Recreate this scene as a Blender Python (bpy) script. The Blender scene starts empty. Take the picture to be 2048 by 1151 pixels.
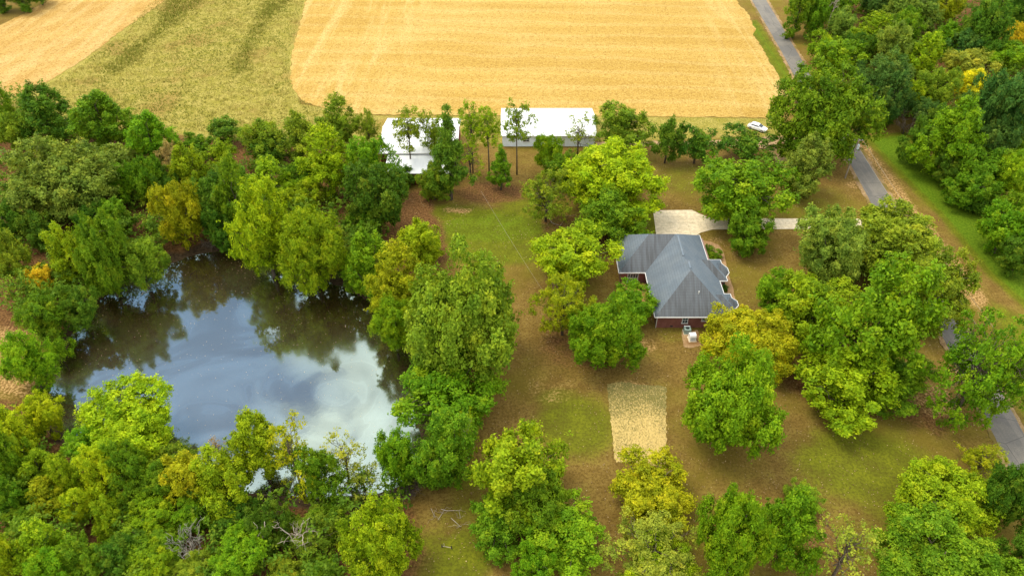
import bpy, bmesh, math, random
import numpy as np
from mathutils import Vector, Matrix

C = bpy.context.scene.collection
SC = bpy.context.scene
R = math.radians

# ------------------------------------------------------------------ camera
CAM_H = 85.0
PITCH = R(40.0)            # below the horizon
FPX = 1500.0               # focal length in photo pixels (2048 wide)
cam = bpy.data.cameras.new('camera')
cam.sensor_width = 36.0
cam.lens = FPX / 2048 * 36.0
cam.clip_start = 1.0
cam.clip_end = 8000.0
cam_o = bpy.data.objects.new('camera', cam)
C.objects.link(cam_o)
cam_o.location = (0, 0, CAM_H)
cam_o.rotation_euler = (R(90) - PITCH, 0, 0)
SC.camera = cam_o

# ------------------------------------------------------------------ light
SUN_DIR = Vector((-0.42, 0.16, 0.90)).normalized()   # towards the sun
sun = bpy.data.lights.new('sun', 'SUN')
sun.energy = 1.65
sun.angle = R(26.0)
sun.color = (1.0, 0.90, 0.70)
sun_o = bpy.data.objects.new('sun', sun)
C.objects.link(sun_o)
sun_o.rotation_euler = SUN_DIR.to_track_quat('Z', 'Y').to_euler()
sun_o.location = SUN_DIR * 300

world = bpy.data.worlds.new('World')
SC.world = world
world.use_nodes = True
nt = world.node_tree
nt.nodes.clear()
W = nt.nodes.new
out = W('ShaderNodeOutputWorld')
bg = W('ShaderNodeBackground')
bg.inputs['Strength'].default_value = 0.15
sky = W('ShaderNodeTexSky')
sky.sky_type = 'NISHITA'
sky.sun_disc = False
sky.sun_elevation = math.asin(SUN_DIR.z)
sky.sun_rotation = math.atan2(SUN_DIR.x, SUN_DIR.y)
sky.altitude = 100
sky.dust_density = 0.6
sky.ozone_density = 1.0
tc = W('ShaderNodeTexCoord')
sep = W('ShaderNodeSeparateXYZ')
nt.links.new(tc.outputs['Generated'], sep.inputs[0])
zc = W('ShaderNodeMath'); zc.operation = 'MAXIMUM'; zc.inputs[1].default_value = 0.08
nt.links.new(sep.outputs['Z'], zc.inputs[0])
dx = W('ShaderNodeMath'); dx.operation = 'DIVIDE'
dy = W('ShaderNodeMath'); dy.operation = 'DIVIDE'
nt.links.new(sep.outputs['X'], dx.inputs[0]); nt.links.new(zc.outputs[0], dx.inputs[1])
nt.links.new(sep.outputs['Y'], dy.inputs[0]); nt.links.new(zc.outputs[0], dy.inputs[1])
comb = W('ShaderNodeCombineXYZ')
nt.links.new(dx.outputs[0], comb.inputs[0]); nt.links.new(dy.outputs[0], comb.inputs[1])
n1 = W('ShaderNodeTexNoise'); n1.inputs['Scale'].default_value = 6.0
n1.inputs['Detail'].default_value = 8; n1.inputs['Roughness'].default_value = 0.55
n1.inputs['Distortion'].default_value = 0.35
nt.links.new(comb.outputs[0], n1.inputs['Vector'])
# a large cumulus bank over the far middle of the sky, thinner elsewhere
dist = W('ShaderNodeVectorMath'); dist.operation = 'DISTANCE'
dist.inputs[1].default_value = (-0.66, 0.96, 0.0)
nt.links.new(comb.outputs[0], dist.inputs[0])
mr = W('ShaderNodeMapRange')
mr.inputs['From Min'].default_value = 0.12; mr.inputs['From Max'].default_value = 0.38
mr.inputs['To Min'].default_value = -0.26; mr.inputs['To Max'].default_value = 0.17
nt.links.new(dist.outputs['Value'], mr.inputs['Value'])
add = W('ShaderNodeMath'); add.operation = 'ADD'
nt.links.new(n1.outputs['Fac'], add.inputs[0]); nt.links.new(mr.outputs[0], add.inputs[1])
ramp = W('ShaderNodeValToRGB')
ramp.color_ramp.elements[0].position = 0.47; ramp.color_ramp.elements[0].color = (0, 0, 0, 1)
ramp.color_ramp.elements[1].position = 0.61; ramp.color_ramp.elements[1].color = (1, 1, 1, 1)
nt.links.new(add.outputs[0], ramp.inputs[0])
mix = W('ShaderNodeMix'); mix.data_type = 'RGBA'
n2 = W('ShaderNodeTexNoise'); n2.inputs['Scale'].default_value = 8.0; n2.inputs['Detail'].default_value = 5
nt.links.new(comb.outputs[0], n2.inputs['Vector'])
cr2 = W('ShaderNodeValToRGB')                       # bright cumulus tops and greyer bases
cr2.color_ramp.elements[0].position = 0.36; cr2.color_ramp.elements[0].color = (.50, .53, .56, 1)
cr2.color_ramp.elements[1].position = 0.62; cr2.color_ramp.elements[1].color = (1, .985, .95, 1)
nt.links.new(n2.outputs['Fac'], cr2.inputs[0])
cm = W('ShaderNodeVectorMath'); cm.operation = 'SCALE'; cm.inputs['Scale'].default_value = 10.0
nt.links.new(cr2.outputs[0], cm.inputs[0]); nt.links.new(cm.outputs[0], mix.inputs['B'])
nt.links.new(ramp.outputs[0], mix.inputs['Factor'])
nt.links.new(sky.outputs[0], mix.inputs['A'])
nt.links.new(mix.outputs['Result'], bg.inputs['Color'])
nt.links.new(bg.outputs[0], out.inputs[0])

SC.view_settings.view_transform = 'Standard'
SC.view_settings.look = 'None'
SC.view_settings.gamma = 1
SC.view_settings.exposure = 0.76
SC.render.engine = 'CYCLES'
SC.cycles.max_bounces = 6
SC.cycles.transmission_bounces = 4
SC.cycles.diffuse_bounces = 3
SC.cycles.glossy_bounces = 2

# ------------------------------------------------------------------ helpers
def P(x, y, z=0.0):
    """ground point that the surveyed photo pixel (x, y) stands for, at height z"""
    u = (x - 1024) / FPX; v = (575.5 - y) / FPX
    dyy = math.cos(PITCH) + v * math.sin(PITCH); dz = -math.sin(PITCH) + v * math.cos(PITCH)
    t = (z - CAM_H) / dz
    return Vector((u * t, dyy * t, z))

def link(o, parent=None):
    C.objects.link(o)
    if parent is not None:
        o.parent = parent
    return o

def tag(o, label=None, cat=None, group=None, kind=None):
    if label: o['label'] = label
    if cat: o['category'] = cat
    if group: o['group'] = group
    if kind: o['kind'] = kind
    return o

def empty(name, loc, rz=0.0, s=(1, 1, 1)):
    o = bpy.data.objects.new(name, None)
    o.location = loc; o.rotation_euler = (0, 0, rz); o.scale = s
    o.empty_display_size = 0.5
    return link(o)

class MB:
    """collects shapes and links them as ONE mesh object"""
    def __init__(self): self.v = []; self.f = []
    def poly(self, pts):
        n = len(self.v); self.v += [tuple(p) for p in pts]; self.f.append(list(range(n, n + len(pts))))
        return self
    def box(self, c, s, rz=0.0):
        n = len(self.v); ca, sa = math.cos(rz), math.sin(rz)
        for z in (-.5, .5):
            for x, y in ((-.5, -.5), (.5, -.5), (.5, .5), (-.5, .5)):
                px, py = x * s[0], y * s[1]
                self.v.append((c[0] + px * ca - py * sa, c[1] + px * sa + py * ca, c[2] + z * s[2]))
        for q in ((3, 2, 1, 0), (4, 5, 6, 7), (0, 1, 5, 4), (1, 2, 6, 5), (2, 3, 7, 6), (3, 0, 4, 7)):
            self.f.append([n + i for i in q])
        return self
    def bar(self, a, b, w, h):
        """a rectangular bar from a to b"""
        a = Vector(a); b = Vector(b); d = (b - a).normalized()
        up = Vector((0, 0, 1)) if abs(d.z) < .95 else Vector((1, 0, 0))
        s = d.cross(up).normalized() * w / 2; u = s.cross(d).normalized() * h / 2
        n = len(self.v)
        for p in (a, b):
            for q in (s + u, -s + u, -s - u, s - u): self.v.append(tuple(p + q))
        for q in ((3, 2, 1, 0), (4, 5, 6, 7), (0, 1, 5, 4), (1, 2, 6, 5), (2, 3, 7, 6), (3, 0, 4, 7)):
            self.f.append([n + i for i in q])
        return self
    def tube(self, pts, rad, seg=7, cap=True):
        pts = [Vector(p) for p in pts]
        if not isinstance(rad, (list, tuple)): rad = [rad] * len(pts)
        n0 = len(self.v)
        for i, p in enumerate(pts):
            d = (pts[min(i + 1, len(pts) - 1)] - pts[max(i - 1, 0)])
            d = d.normalized() if d.length > 1e-6 else Vector((0, 0, 1))
            ref = Vector((1, 0, 0)) if abs(d.x) < .8 else Vector((0, 1, 0))
            s = d.cross(ref).normalized(); t = d.cross(s)
            for k in range(seg):
                a = 2 * math.pi * k / seg
                self.v.append(tuple(p + (s * math.cos(a) + t * math.sin(a)) * rad[i]))
        for i in range(len(pts) - 1):
            for k in range(seg):
                a = n0 + i * seg + k; b = n0 + i * seg + (k + 1) % seg
                self.f.append([a, b, b + seg, a + seg])
        if cap:
            self.f.append([n0 + k for k in range(seg)][::-1])
            self.f.append([n0 + (len(pts) - 1) * seg + k for k in range(seg)])
        return self
    def cyl(self, c, r, h, seg=16, r2=None):
        return self.tube([c, (c[0], c[1], c[2] + h)], [r, r if r2 is None else r2], seg)
    def prism(self, outline, z0, z1):
        n = len(self.v); m = len(outline)
        for z in (z0, z1):
            for p in outline: self.v.append((p[0], p[1], z))
        self.f.append([n + i for i in range(m)][::-1]); self.f.append([n + m + i for i in range(m)])
        for i in range(m):
            j = (i + 1) % m
            self.f.append([n + i, n + j, n + m + j, n + m + i])
        return self
    def mesh(self, name):
        me = bpy.data.meshes.new(name)
        me.from_pydata(self.v, [], self.f); me.update()
        return me
    def build(self, name, m, parent=None, smooth=False, bevel=0.0):
        me = self.mesh(name)
        if m is not None: me.materials.append(m)
        o = link(bpy.data.objects.new(name, me), parent)
        bm = bmesh.new(); bm.from_mesh(me)
        bmesh.ops.recalc_face_normals(bm, faces=bm.faces[:])
        bm.to_mesh(me); bm.free()
        if smooth:
            me.polygons.foreach_set('use_smooth', [True] * len(me.polygons))
        if bevel:
            b = o.modifiers.new('bevel', 'BEVEL'); b.width = bevel; b.segments = 2; b.limit_method = 'ANGLE'
        return o

# ------------------------------------------------------------------ materials
def material(name):
    m = bpy.data.materials.new(name); m.use_nodes = True
    t = m.node_tree
    return m, t, t.nodes['Principled BSDF']

def N(t, kind, **kw):
    n = t.nodes.new(kind)
    for k, v in kw.items():
        if k in n.inputs: n.inputs[k].default_value = v
        else: setattr(n, k, v)
    return n

def mixc(t, fac, a, b, blend='MIX'):
    m = t.nodes.new('ShaderNodeMix'); m.data_type = 'RGBA'; m.blend_type = blend
    for key, v in (('Factor', fac), ('A', a), ('B', b)):
        s = [i for i in m.inputs if i.name == key and (i.type == ('VALUE' if key == 'Factor' else 'RGBA'))][0]
        if hasattr(v, 'is_linked') or hasattr(v, 'links'): t.links.new(v, s)
        elif isinstance(v, (int, float)): s.default_value = v
        else: s.default_value = tuple(v) + ((1,) if len(v) == 3 else ())
    return [o for o in m.outputs if o.type == 'RGBA'][0]

def math_(t, op, a, b=None, clamp=False):
    m = t.nodes.new('ShaderNodeMath'); m.operation = op; m.use_clamp = clamp
    for i, v in enumerate((a, b)):
        if v is None: continue
        if isinstance(v, (int, float)): m.inputs[i].default_value = v
        else: t.links.new(v, m.inputs[i])
    return m.outputs[0]

def rng(t, v, a, b, c=0.0, d=1.0):
    m = t.nodes.new('ShaderNodeMapRange'); m.interpolation_type = 'SMOOTHSTEP'
    t.links.new(v, m.inputs['Value'])
    m.inputs['From Min'].default_value = a; m.inputs['From Max'].default_value = b
    m.inputs['To Min'].default_value = c; m.inputs['To Max'].default_value = d
    return m.outputs[0]

def coords(t, scale=(1, 1, 1), rot=(0, 0, 0), kind='Object'):
    c = t.nodes.new('ShaderNodeTexCoord'); m = t.nodes.new('ShaderNodeMapping')
    m.inputs['Scale'].default_value = scale; m.inputs['Rotation'].default_value = rot
    t.links.new(c.outputs[kind], m.inputs['Vector'])
    return m.outputs[0]

def noise(t, vec, scale, detail=4, rough=.55, dist=0.0):
    n = N(t, 'ShaderNodeTexNoise', Scale=scale, Detail=detail, Roughness=rough, Distortion=dist)
    t.links.new(vec, n.inputs['Vector'])
    return n.outputs['Fac']

def attr(t, name):
    a = t.nodes.new('ShaderNodeAttribute'); a.attribute_name = name
    return a.outputs['Fac']

def bump(t, b, h, strength, dist=0.1):
    n = N(t, 'ShaderNodeBump', Strength=strength, Distance=dist)
    t.links.new(h, n.inputs['Height']); t.links.new(n.outputs[0], b.inputs['Normal'])

def simple(name, col, rough=.6, var=.12, scale=3.0, metal=0.0, spec=.4):
    m, t, b = material(name)
    n = noise(t, coords(t), scale, 5)
    k = rng(t, n, .3, .7, 1 - var, 1 + var)
    v = t.nodes.new('ShaderNodeVectorMath'); v.operation = 'SCALE'; v.inputs[0].default_value = col
    t.links.new(k, v.inputs['Scale']); t.links.new(v.outputs[0], b.inputs['Base Color'])
    b.inputs['Roughness'].default_value = rough; b.inputs['Metallic'].default_value = metal
    b.inputs['Specular IOR Level'].default_value = spec
    return m

M = {}
# golden stubble
def mat_stubble(name, rot, cA, cB, cC, seed):
    m, t, b = material(name)
    v = coords(t, (1, 1, 1), (0, 0, rot))
    vs = coords(t, (.018, .16, 1), (0, 0, rot))
    rows = noise(t, vs, 1.0, 6, .6, .6)
    broad = noise(t, v, .018 + seed * .004, 3, .5, .5)
    fine = noise(t, v, 2.3, 3, .75)
    fine2 = noise(t, v, .8, 4, .7)
    c = mixc(t, rng(t, rows, .30, .70), cB, cA)
    c = mixc(t, rng(t, broad, .45, .72, 0, .55), c, cC)
    wv = N(t, 'ShaderNodeTexWave', Scale=.036, Distortion=5.0); wv.bands_direction = 'Y'
    wv.inputs['Detail'].default_value = 3; wv.inputs['Detail Scale'].default_value = .6
    t.links.new(coords(t, (1, 1, 1), (0, 0, rot)), wv.inputs['Vector'])
    c = mixc(t, rng(t, wv.outputs['Fac'], .74, .97, 0, .32), c, cB)
    c = mixc(t, rng(t, wv.outputs['Fac'], .26, .03, 0, .3), c, cC)
    # turning passes along the two ends of the field
    sx = t.nodes.new('ShaderNodeSeparateXYZ'); t.links.new(v, sx.inputs[0])
    ends = math_(t, 'MAXIMUM', rng(t, sx.outputs['X'], 34, 56), rng(t, sx.outputs['X'], -38, -50))
    swath = noise(t, coords(t, (.22, .016, 1), (0, 0, R(7))), 1.0, 5, .6, .8)
    c = mixc(t, math_(t, 'MULTIPLY', ends, rng(t, swath, .45, .62, 0, .7)), c, cC)
    c = mixc(t, math_(t, 'MULTIPLY', ends, rng(t, swath, .44, .34, 0, .6)), c, cB)
    sp = math_(t, 'ADD', math_(t, 'MULTIPLY', fine, .6), math_(t, 'MULTIPLY', fine2, .4))
    c = mixc(t, rng(t, sp, .55, .38, 0, .7), c, (cB[0] * .55, cB[1] * .47, cB[2] * .38))
    c = mixc(t, rng(t, fine, .56, .70, 0, .55), c, (min(1, cC[0] * 1.25), cC[1] * 1.25, cC[2] * 1.4))
    t.links.new(c, b.inputs['Base Color'])
    b.inputs['Roughness'].default_value = .9; b.inputs['Specular IOR Level'].default_value = .1
    bump(t, b, sp, .6, .25)
    return m
M['field'] = mat_stubble('golden_stubble', R(4), (.445, .300, .078), (.375, .238, .050), (.50, .37, .135), 0)
M['field2'] = mat_stubble('pale_stubble', R(-56), (.45, .295, .085), (.36, .215, .052), (.49, .35, .135), 1)

# ground: lawn, worn lawn, leaf litter, meadow, mud
m, t, b = material('ground_cover')
v = coords(t)
nb = noise(t, v, .06, 5, .6); nm = noise(t, v, .35, 5, .65); nf = noise(t, v, 2.6, 4, .7); nff = noise(t, v, 5.0, 4, .8)
brown = mixc(t, rng(t, nm, .35, .65), (.155, .098, .022), (.220, .146, .036))
brown = mixc(t, rng(t, nf, .56, .38, 0, .7), brown, (.085, .050, .010))
brown = mixc(t, rng(t, nff, .56, .68, 0, .55), brown, (.40, .27, .11))
brown = mixc(t, rng(t, nb, .44, .64, 0, .6), brown, (.145, .122, .012))
green = mixc(t, rng(t, nm, .35, .65), (.095, .115, .006), (.155, .165, .010))
green = mixc(t, rng(t, nf, .58, .40, 0, .6), green, (.058, .070, .005))
green = mixc(t, rng(t, nff, .60, .72, 0, .35), green, (.25, .23, .05))
gm = math_(t, 'ADD', attr(t, 'green'), math_(t, 'MULTIPLY', math_(t, 'SUBTRACT', nm, .5), .9))
gm = math_(t, 'ADD', gm, math_(t, 'MULTIPLY', math_(t, 'SUBTRACT', nf, .5), .5))
col = mixc(t, rng(t, gm, .10, .92), brown, green)
col = mixc(t, rng(t, gm, 1.05, 1.6), col, mixc(t, rng(t, nf, .38, .62), (.060, .115, .004), (.115, .185, .008)))
lit = mixc(t, rng(t, nf, .40, .62), (.085, .040, .014), (.20, .105, .038))
lit = mixc(t, rng(t, nff, .60, .70, 0, .6), lit, (.36, .22, .10))
lm = math_(t, 'ADD', attr(t, 'litter'), math_(t, 'MULTIPLY', math_(t, 'SUBTRACT', nm, .5), 1.1))
col = mixc(t, rng(t, lm, .25, .75), col, lit)
straw = mixc(t, rng(t, nf, .42, .60), (.17, .098, .03), (.44, .28, .11))
sm = math_(t, 'ADD', attr(t, 'straw'), math_(t, 'MULTIPLY', math_(t, 'SUBTRACT', math_(t, 'ADD', math_(t, 'MULTIPLY', nm, .5), math_(t, 'MULTIPLY', nf, .5)), .5), 1.6))
col = mixc(t, rng(t, sm, .35, .65), col, straw)
mead = mixc(t, rng(t, nm, .35, .65), (.29, .25, .042), (.40, .33, .085))
mead = mixc(t, rng(t, nb, .5, .68, 0, .7), mead, (.30, .18, .055))
mead = mixc(t, rng(t, nf, .60, .42, 0, .6), mead, (.085, .085, .012))
col = mixc(t, rng(t, attr(t, 'meadow'), .3, .7), col, mead)
mud = mixc(t, rng(t, nf, .35, .65), (.035, .023, .012), (.085, .058, .032))
col = mixc(t, rng(t, math_(t, 'ADD', attr(t, 'mud'), math_(t, 'MULTIPLY', math_(t, 'SUBTRACT', nf, .5), .6)), .3, .7), col, mud)
t.links.new(col, b.inputs['Base Color'])
b.inputs['Roughness'].default_value = .95; b.inputs['Specular IOR Level'].default_value = .08
bump(t, b, math_(t, 'ADD', nf, nff), .5, .12)
M['ground'] = m

def mat_road():
    m, t, b = material('worn_asphalt')
    v = coords(t); fine = noise(t, v, 8, 4, .7); br = noise(t, v, .12, 4, .6)
    vs = coords(t, (1, .03, 1)); st = noise(t, vs, 1.2, 3, .5)
    c = mixc(t, rng(t, br, .4, .62), (.125, .118, .108), (.185, .168, .140))
    c = mixc(t, rng(t, st, .5, .68, 0, .5), c, (.235, .21, .175))
    c = mixc(t, rng(t, fine, .62, .4, 0, .4), c, (.075, .072, .068))
    vc = N(t, 'ShaderNodeTexVoronoi', Scale=.16); vc.feature = 'DISTANCE_TO_EDGE'
    t.links.new(v, vc.inputs['Vector'])
    c = mixc(t, rng(t, vc.outputs['Distance'], .012, .004, 0, .55), c, (.05, .048, .045))
    t.links.new(c, b.inputs['Base Color']); b.inputs['Roughness'].default_value = .85
    bump(t, b, fine, .3, .03)
    return m
M['road'] = mat_road()

def mat_grainy(name, a, c2, scale=1.5, c3=None):
    m, t, b = material(name)
    v = coords(t); n1 = noise(t, v, scale, 5, .65); n2 = noise(t, v, scale * 4, 4, .7)
    c = mixc(t, rng(t, n1, .35, .65), a, c2)
    c = mixc(t, rng(t, n2, .6, .4, 0, .45), c, tuple(q * .62 for q in a))
    if c3: c = mixc(t, rng(t, noise(t, v, scale * .25, 4, .6), .5, .62), c, c3)
    t.links.new(c, b.inputs['Base Color']); b.inputs['Roughness'].default_value = .92
    b.inputs['Specular IOR Level'].default_value = .15
    bump(t, b, n2, .4, .05)
    return m
M['shoulder'] = mat_grainy('dry_shoulder', (.26, .165, .075), (.36, .25, .13), .9, (.16, .12, .03))
M['track'] = mat_grainy('dirt_track', (.36, .235, .115), (.46, .32, .18), .6, (.24, .15, .045))
M['concrete'] = mat_grainy('pale_concrete', (.68, .57, .39), (.74, .63, .45), .35)
t = M['concrete'].node_tree; b = t.nodes['Principled BSDF']
src = b.inputs['Base Color'].links[0].from_socket
bk = N(t, 'ShaderNodeTexBrick', Scale=1.0); bk.offset = 0
bk.inputs['Brick Width'].default_value = 3.6; bk.inputs['Row Height'].default_value = 3.2; bk.inputs['Mortar Size'].default_value = .035
t.links.new(coords(t, (1, 1, 1), (0, 0, R(1))), bk.inputs['Vector'])
col = mixc(t, math_(t, 'MULTIPLY', bk.outputs['Fac'], .4), src, (.26, .21, .14))
col = mixc(t, rng(t, noise(t, coords(t), .55, 5, .7, .5), .56, .72, 0, .4), col, (.40, .33, .22))
t.links.new(col, b.inputs['Base Color'])
M['walk'] = mat_grainy('tan_path', (.33, .20, .095), (.40, .255, .13), .8)
M['bed'] = mat_grainy('dark_mulch', (.025, .02, .016), (.05, .04, .03), 3)
M['pad'] = mat_grainy('bare_soil_pad', (.30, .185, .085), (.40, .27, .14), 1.2, (.22, .12, .05))

# seeded straw patch
m, t, b = material('straw_patch')
v = coords(t); n1 = noise(t, coords(t, (1.7, .9, 1)), 2.6, 6, .8, .3); n2 = noise(t, v, 5, 3, .7); n3 = noise(t, v, .22, 3, .5)
sx = t.nodes.new('ShaderNodeSeparateXYZ'); t.links.new(v, sx.inputs[0])
far = rng(t, sx.outputs['Y'], 68.5, 77.0, -.03, .13)
q = math_(t, 'SUBTRACT', math_(t, 'ADD', n1, math_(t, 'MULTIPLY', math_(t, 'SUBTRACT', n3, .5), .25)), far)
c = mixc(t, rng(t, q, .36, .58), (.13, .115, .022), (.52, .375, .125))
c = mixc(t, rng(t, n2, .55, .7, 0, .6), c, (.60, .46, .22))
c = mixc(t, rng(t, n2, .42, .32, 0, .5), c, (.14, .10, .03))
t.links.new(c, b.inputs['Base Color']); b.inputs['Roughness'].default_value = .95
bump(t, b, n2, .6, .1)
M['straw'] = m

# pond water: brown, with a skin of film that swirls
m, t, b = material('pond_water')
v = coords(t)
sw = noise(t, v, .05, 3, .5, 2.2); sw2 = noise(t, v, .55, 3, .5, 1.2); rip = noise(t, v, 1.6, 3, .6)
c = mixc(t, rng(t, sw, .4, .62), (.024, .014, .003), (.034, .022, .007))
t.links.new(c, b.inputs['Base Color']); b.inputs['Roughness'].default_value = .35
b.inputs['Specular IOR Level'].default_value = .3
gl = t.nodes.new('ShaderNodeBsdfGlossy')
t.links.new(rng(t, sw, .44, .60, .035, .10), gl.inputs['Roughness'])
gl.inputs['Color'].default_value = (.70, .88, .80, 1)
bn = N(t, 'ShaderNodeBump', Strength=.035, Distance=.05)
t.links.new(math_(t, 'ADD', rip, sw2), bn.inputs['Height']); t.links.new(bn.outputs[0], gl.inputs['Normal'])
mx = t.nodes.new('ShaderNodeMixShader')
lines = rng(t, math_(t, 'ABSOLUTE', math_(t, 'SUBTRACT', sw, .52)), .003, .012, .03, 0)
t.links.new(math_(t, 'ADD', rng(t, sw, .38, .66, .31, .45), lines), mx.inputs[0])
t.links.new(b.outputs[0], mx.inputs[1]); t.links.new(gl.outputs[0], mx.inputs[2])
o_ = t.nodes['Material Output']; t.links.new(mx.outputs[0], o_.inputs['Surface'])
M['water'] = m

# leaves: colour comes from the object, each leaf and each spray a little different
def mat_leaf(name):
    m, t, b = material(name)
    oi = t.nodes.new('ShaderNodeObjectInfo')
    tint = attr(t, 'tint'); turn = attr(t, 'turn')
    hsv = t.nodes.new('ShaderNodeHueSaturation')
    t.links.new(rng(t, tint, 0, 1, .522, .484), hsv.inputs['Hue'])
    t.links.new(rng(t, tint, .05, .95, .62, 1.60), hsv.inputs['Value'])
    hsv.inputs['Saturation'].default_value = 1.0
    t.links.new(oi.outputs['Color'], hsv.inputs['Color'])
    pn = noise(t, coords(t), .32, 3, .6)               # whole boughs turning a little sooner or later
    c = mixc(t, rng(t, pn, .52, .70, 0, .45), hsv.outputs[0], mixc(t, 1.0, hsv.outputs[0], (1.45, 1.12, .9), 'MULTIPLY'))
    c = mixc(t, rng(t, pn, .48, .32, 0, .5), c, mixc(t, 1.0, c, (.66, .86, 1.0), 'MULTIPLY'))
    c = mixc(t, math_(t, 'MULTIPLY', turn, .22), c, (.34, .27, .015))
    t.links.new(c, b.inputs['Base Color'])
    b.inputs['Roughness'].default_value = .55; b.inputs['Specular IOR Level'].default_value = .08
    tr = t.nodes.new('ShaderNodeBsdfTranslucent')
    t.links.new(mixc(t, 1.0, c, (1.2, 1.15, .6), 'MULTIPLY'), tr.inputs['Color'])
    mx = t.nodes.new('ShaderNodeMixShader'); mx.inputs[0].default_value = .34
    t.links.new(b.outputs[0], mx.inputs[1]); t.links.new(tr.outputs[0], mx.inputs[2])
    t.links.new(mx.outputs[0], t.nodes['Material Output'].inputs['Surface'])
    return m
M['leaf'] = mat_leaf('leaves')
M['bark'] = mat_grainy('grey_brown_bark', (.085, .065, .048), (.15, .12, .09), 2.0)
M['palebark'] = mat_grainy('pale_bark', (.26, .235, .20), (.40, .37, .32), 2.0)
M['twig'] = mat_grainy('bleached_wood', (.36, .30, .22), (.50, .44, .36), 2.0)
M['darktwig'] = mat_grainy('weathered_brush', (.10, .075, .055), (.20, .155, .12), 2.0)

# grass blades
m, t, b = material('grass_blades')
tint = attr(t, 'tint'); turn = attr(t, 'turn')
c = mixc(t, tint, (.165, .215, .018), (.50, .41, .12))
c = mixc(t, turn, c, (.20, .20, .022))
t.links.new(c, b.inputs['Base Color']); b.inputs['Roughness'].default_value = .8
b.inputs['Specular IOR Level'].default_value = .1
M['grass'] = m

# shingles with dark algae streaks down the slope
m, t, b = material('grey_shingles')
v = coords(t)
vb = coords(t, (1, 1, 1))
fine = noise(t, v, 9, 3, .7); br = noise(t, v, .5, 4, .6)
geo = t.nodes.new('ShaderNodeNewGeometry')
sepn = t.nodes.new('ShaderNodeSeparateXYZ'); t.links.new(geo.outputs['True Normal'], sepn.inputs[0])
south = rng(t, sepn.outputs['Y'], -.2, -.5)           # slopes facing the garden are darker all over, with stain streaks
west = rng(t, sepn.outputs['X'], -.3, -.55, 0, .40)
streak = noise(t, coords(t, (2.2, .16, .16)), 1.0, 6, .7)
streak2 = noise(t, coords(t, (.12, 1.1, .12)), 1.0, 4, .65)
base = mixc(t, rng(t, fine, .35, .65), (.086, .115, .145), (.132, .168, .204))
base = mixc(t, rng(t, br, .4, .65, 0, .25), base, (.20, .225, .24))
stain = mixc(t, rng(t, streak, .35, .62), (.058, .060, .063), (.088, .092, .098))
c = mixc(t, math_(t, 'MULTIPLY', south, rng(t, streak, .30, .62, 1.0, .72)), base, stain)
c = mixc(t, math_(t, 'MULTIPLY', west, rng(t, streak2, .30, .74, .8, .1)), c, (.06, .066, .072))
wv = N(t, 'ShaderNodeTexWave', Scale=1.1); wv.bands_direction = 'Z'; wv.inputs['Distortion'].default_value = .4
t.links.new(v, wv.inputs['Vector'])
c = mixc(t, rng(t, wv.outputs['Fac'], .2, .0, 0, .3), c, (.045, .05, .055))
t.links.new(c, b.inputs['Base Color']); b.inputs['Roughness'].default_value = .72
b.inputs['Specular IOR Level'].default_value = .45
bump(t, b, fine, .35, .03)
M['shingle'] = m

m, t, b = material('red_brick')
bk = N(t, 'ShaderNodeTexBrick', Scale=1.0)
bk.inputs['Color1'].default_value = (.155, .040, .028, 1); bk.inputs['Color2'].default_value = (.215, .060, .040, 1)
bk.inputs['Mortar'].default_value = (.23, .14, .115, 1)
bk.inputs['Brick Width'].default_value = .24; bk.inputs['Row Height'].default_value = .085
bk.inputs['Mortar Size'].default_value = .008
c_ = t.nodes.new('ShaderNodeTexCoord'); mp = t.nodes.new('ShaderNodeMapping'); mp.inputs['Rotation'].default_value = (R(90), 0, 0)
t.links.new(c_.outputs['Object'], mp.inputs[0]); t.links.new(mp.outputs[0], bk.inputs['Vector'])
t.links.new(mixc(t, rng(t, noise(t, coords(t), 1.2, 4), .4, .65, 0, .4), bk.outputs['Color'], (.10, .028, .022)), b.inputs['Base Color'])
b.inputs['Roughness'].default_value = .85
M['brick'] = m

m, t, b = material('white_ribbed_metal')
wv = N(t, 'ShaderNodeTexWave', Scale=1.1); wv.bands_direction = 'X'
t.links.new(coords(t), wv.inputs['Vector'])
c = mixc(t, rng(t, noise(t, coords(t, (1, .15, .3)), .5, 4), .4, .65), (.66, .68, .70), (.80, .81, .82))
t.links.new(mixc(t, rng(t, wv.outputs['Fac'], .15, .0, 0, .5), c, (.50, .52, .55)), b.inputs['Base Color'])
b.inputs['Roughness'].default_value = .45
bump(t, b, wv.outputs['Fac'], .25, .04)
M['metalroof'] = m
M['paleblue'] = simple('pale_blue_siding', (.78, .86, .92), .6, .06, 1.0)
M['redbarn'] = simple('barn_red_boards', (.12, .018, .018), .8, .3, 2.0)
M['white'] = simple('white_paint', (.62, .61, .58), .5, .05)
M['whitebox'] = simple('white_enamel', (.86, .86, .86), .35, .03)
M['sage'] = simple('sage_painted_steel', (.22, .30, .27), .45, .08)
M['black'] = simple('black_grille', (.02, .022, .024), .5, .2)
M['glass'] = simple('dark_window_glass', (.035, .05, .055), .08, .2, 1, 0, .8)
M['deck'] = simple('orange_deck_boards', (.36, .17, .06), .75, .25, 2.5)
M['pole'] = simple('weathered_pole_wood', (.24, .20, .15), .9, .25, 2)
M['steel'] = simple('galvanised_steel', (.50, .58, .60), .4, .1, 4, .2)
M['wire'] = simple('dull_cable', (.30, .27, .20), .7, .05)
M['carwhite'] = simple('white_car_paint', (.82, .84, .86), .22, .02, 1, 0, .6)
M['tyre'] = simple('rubber', (.02, .02, .02), .9, .1)
M['chrome'] = simple('wheel_rim', (.45, .46, .48), .3, .1, 5, .6)
M['redlamp'] = simple('red_lamp', (.4, .02, .015), .3, .05)
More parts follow.
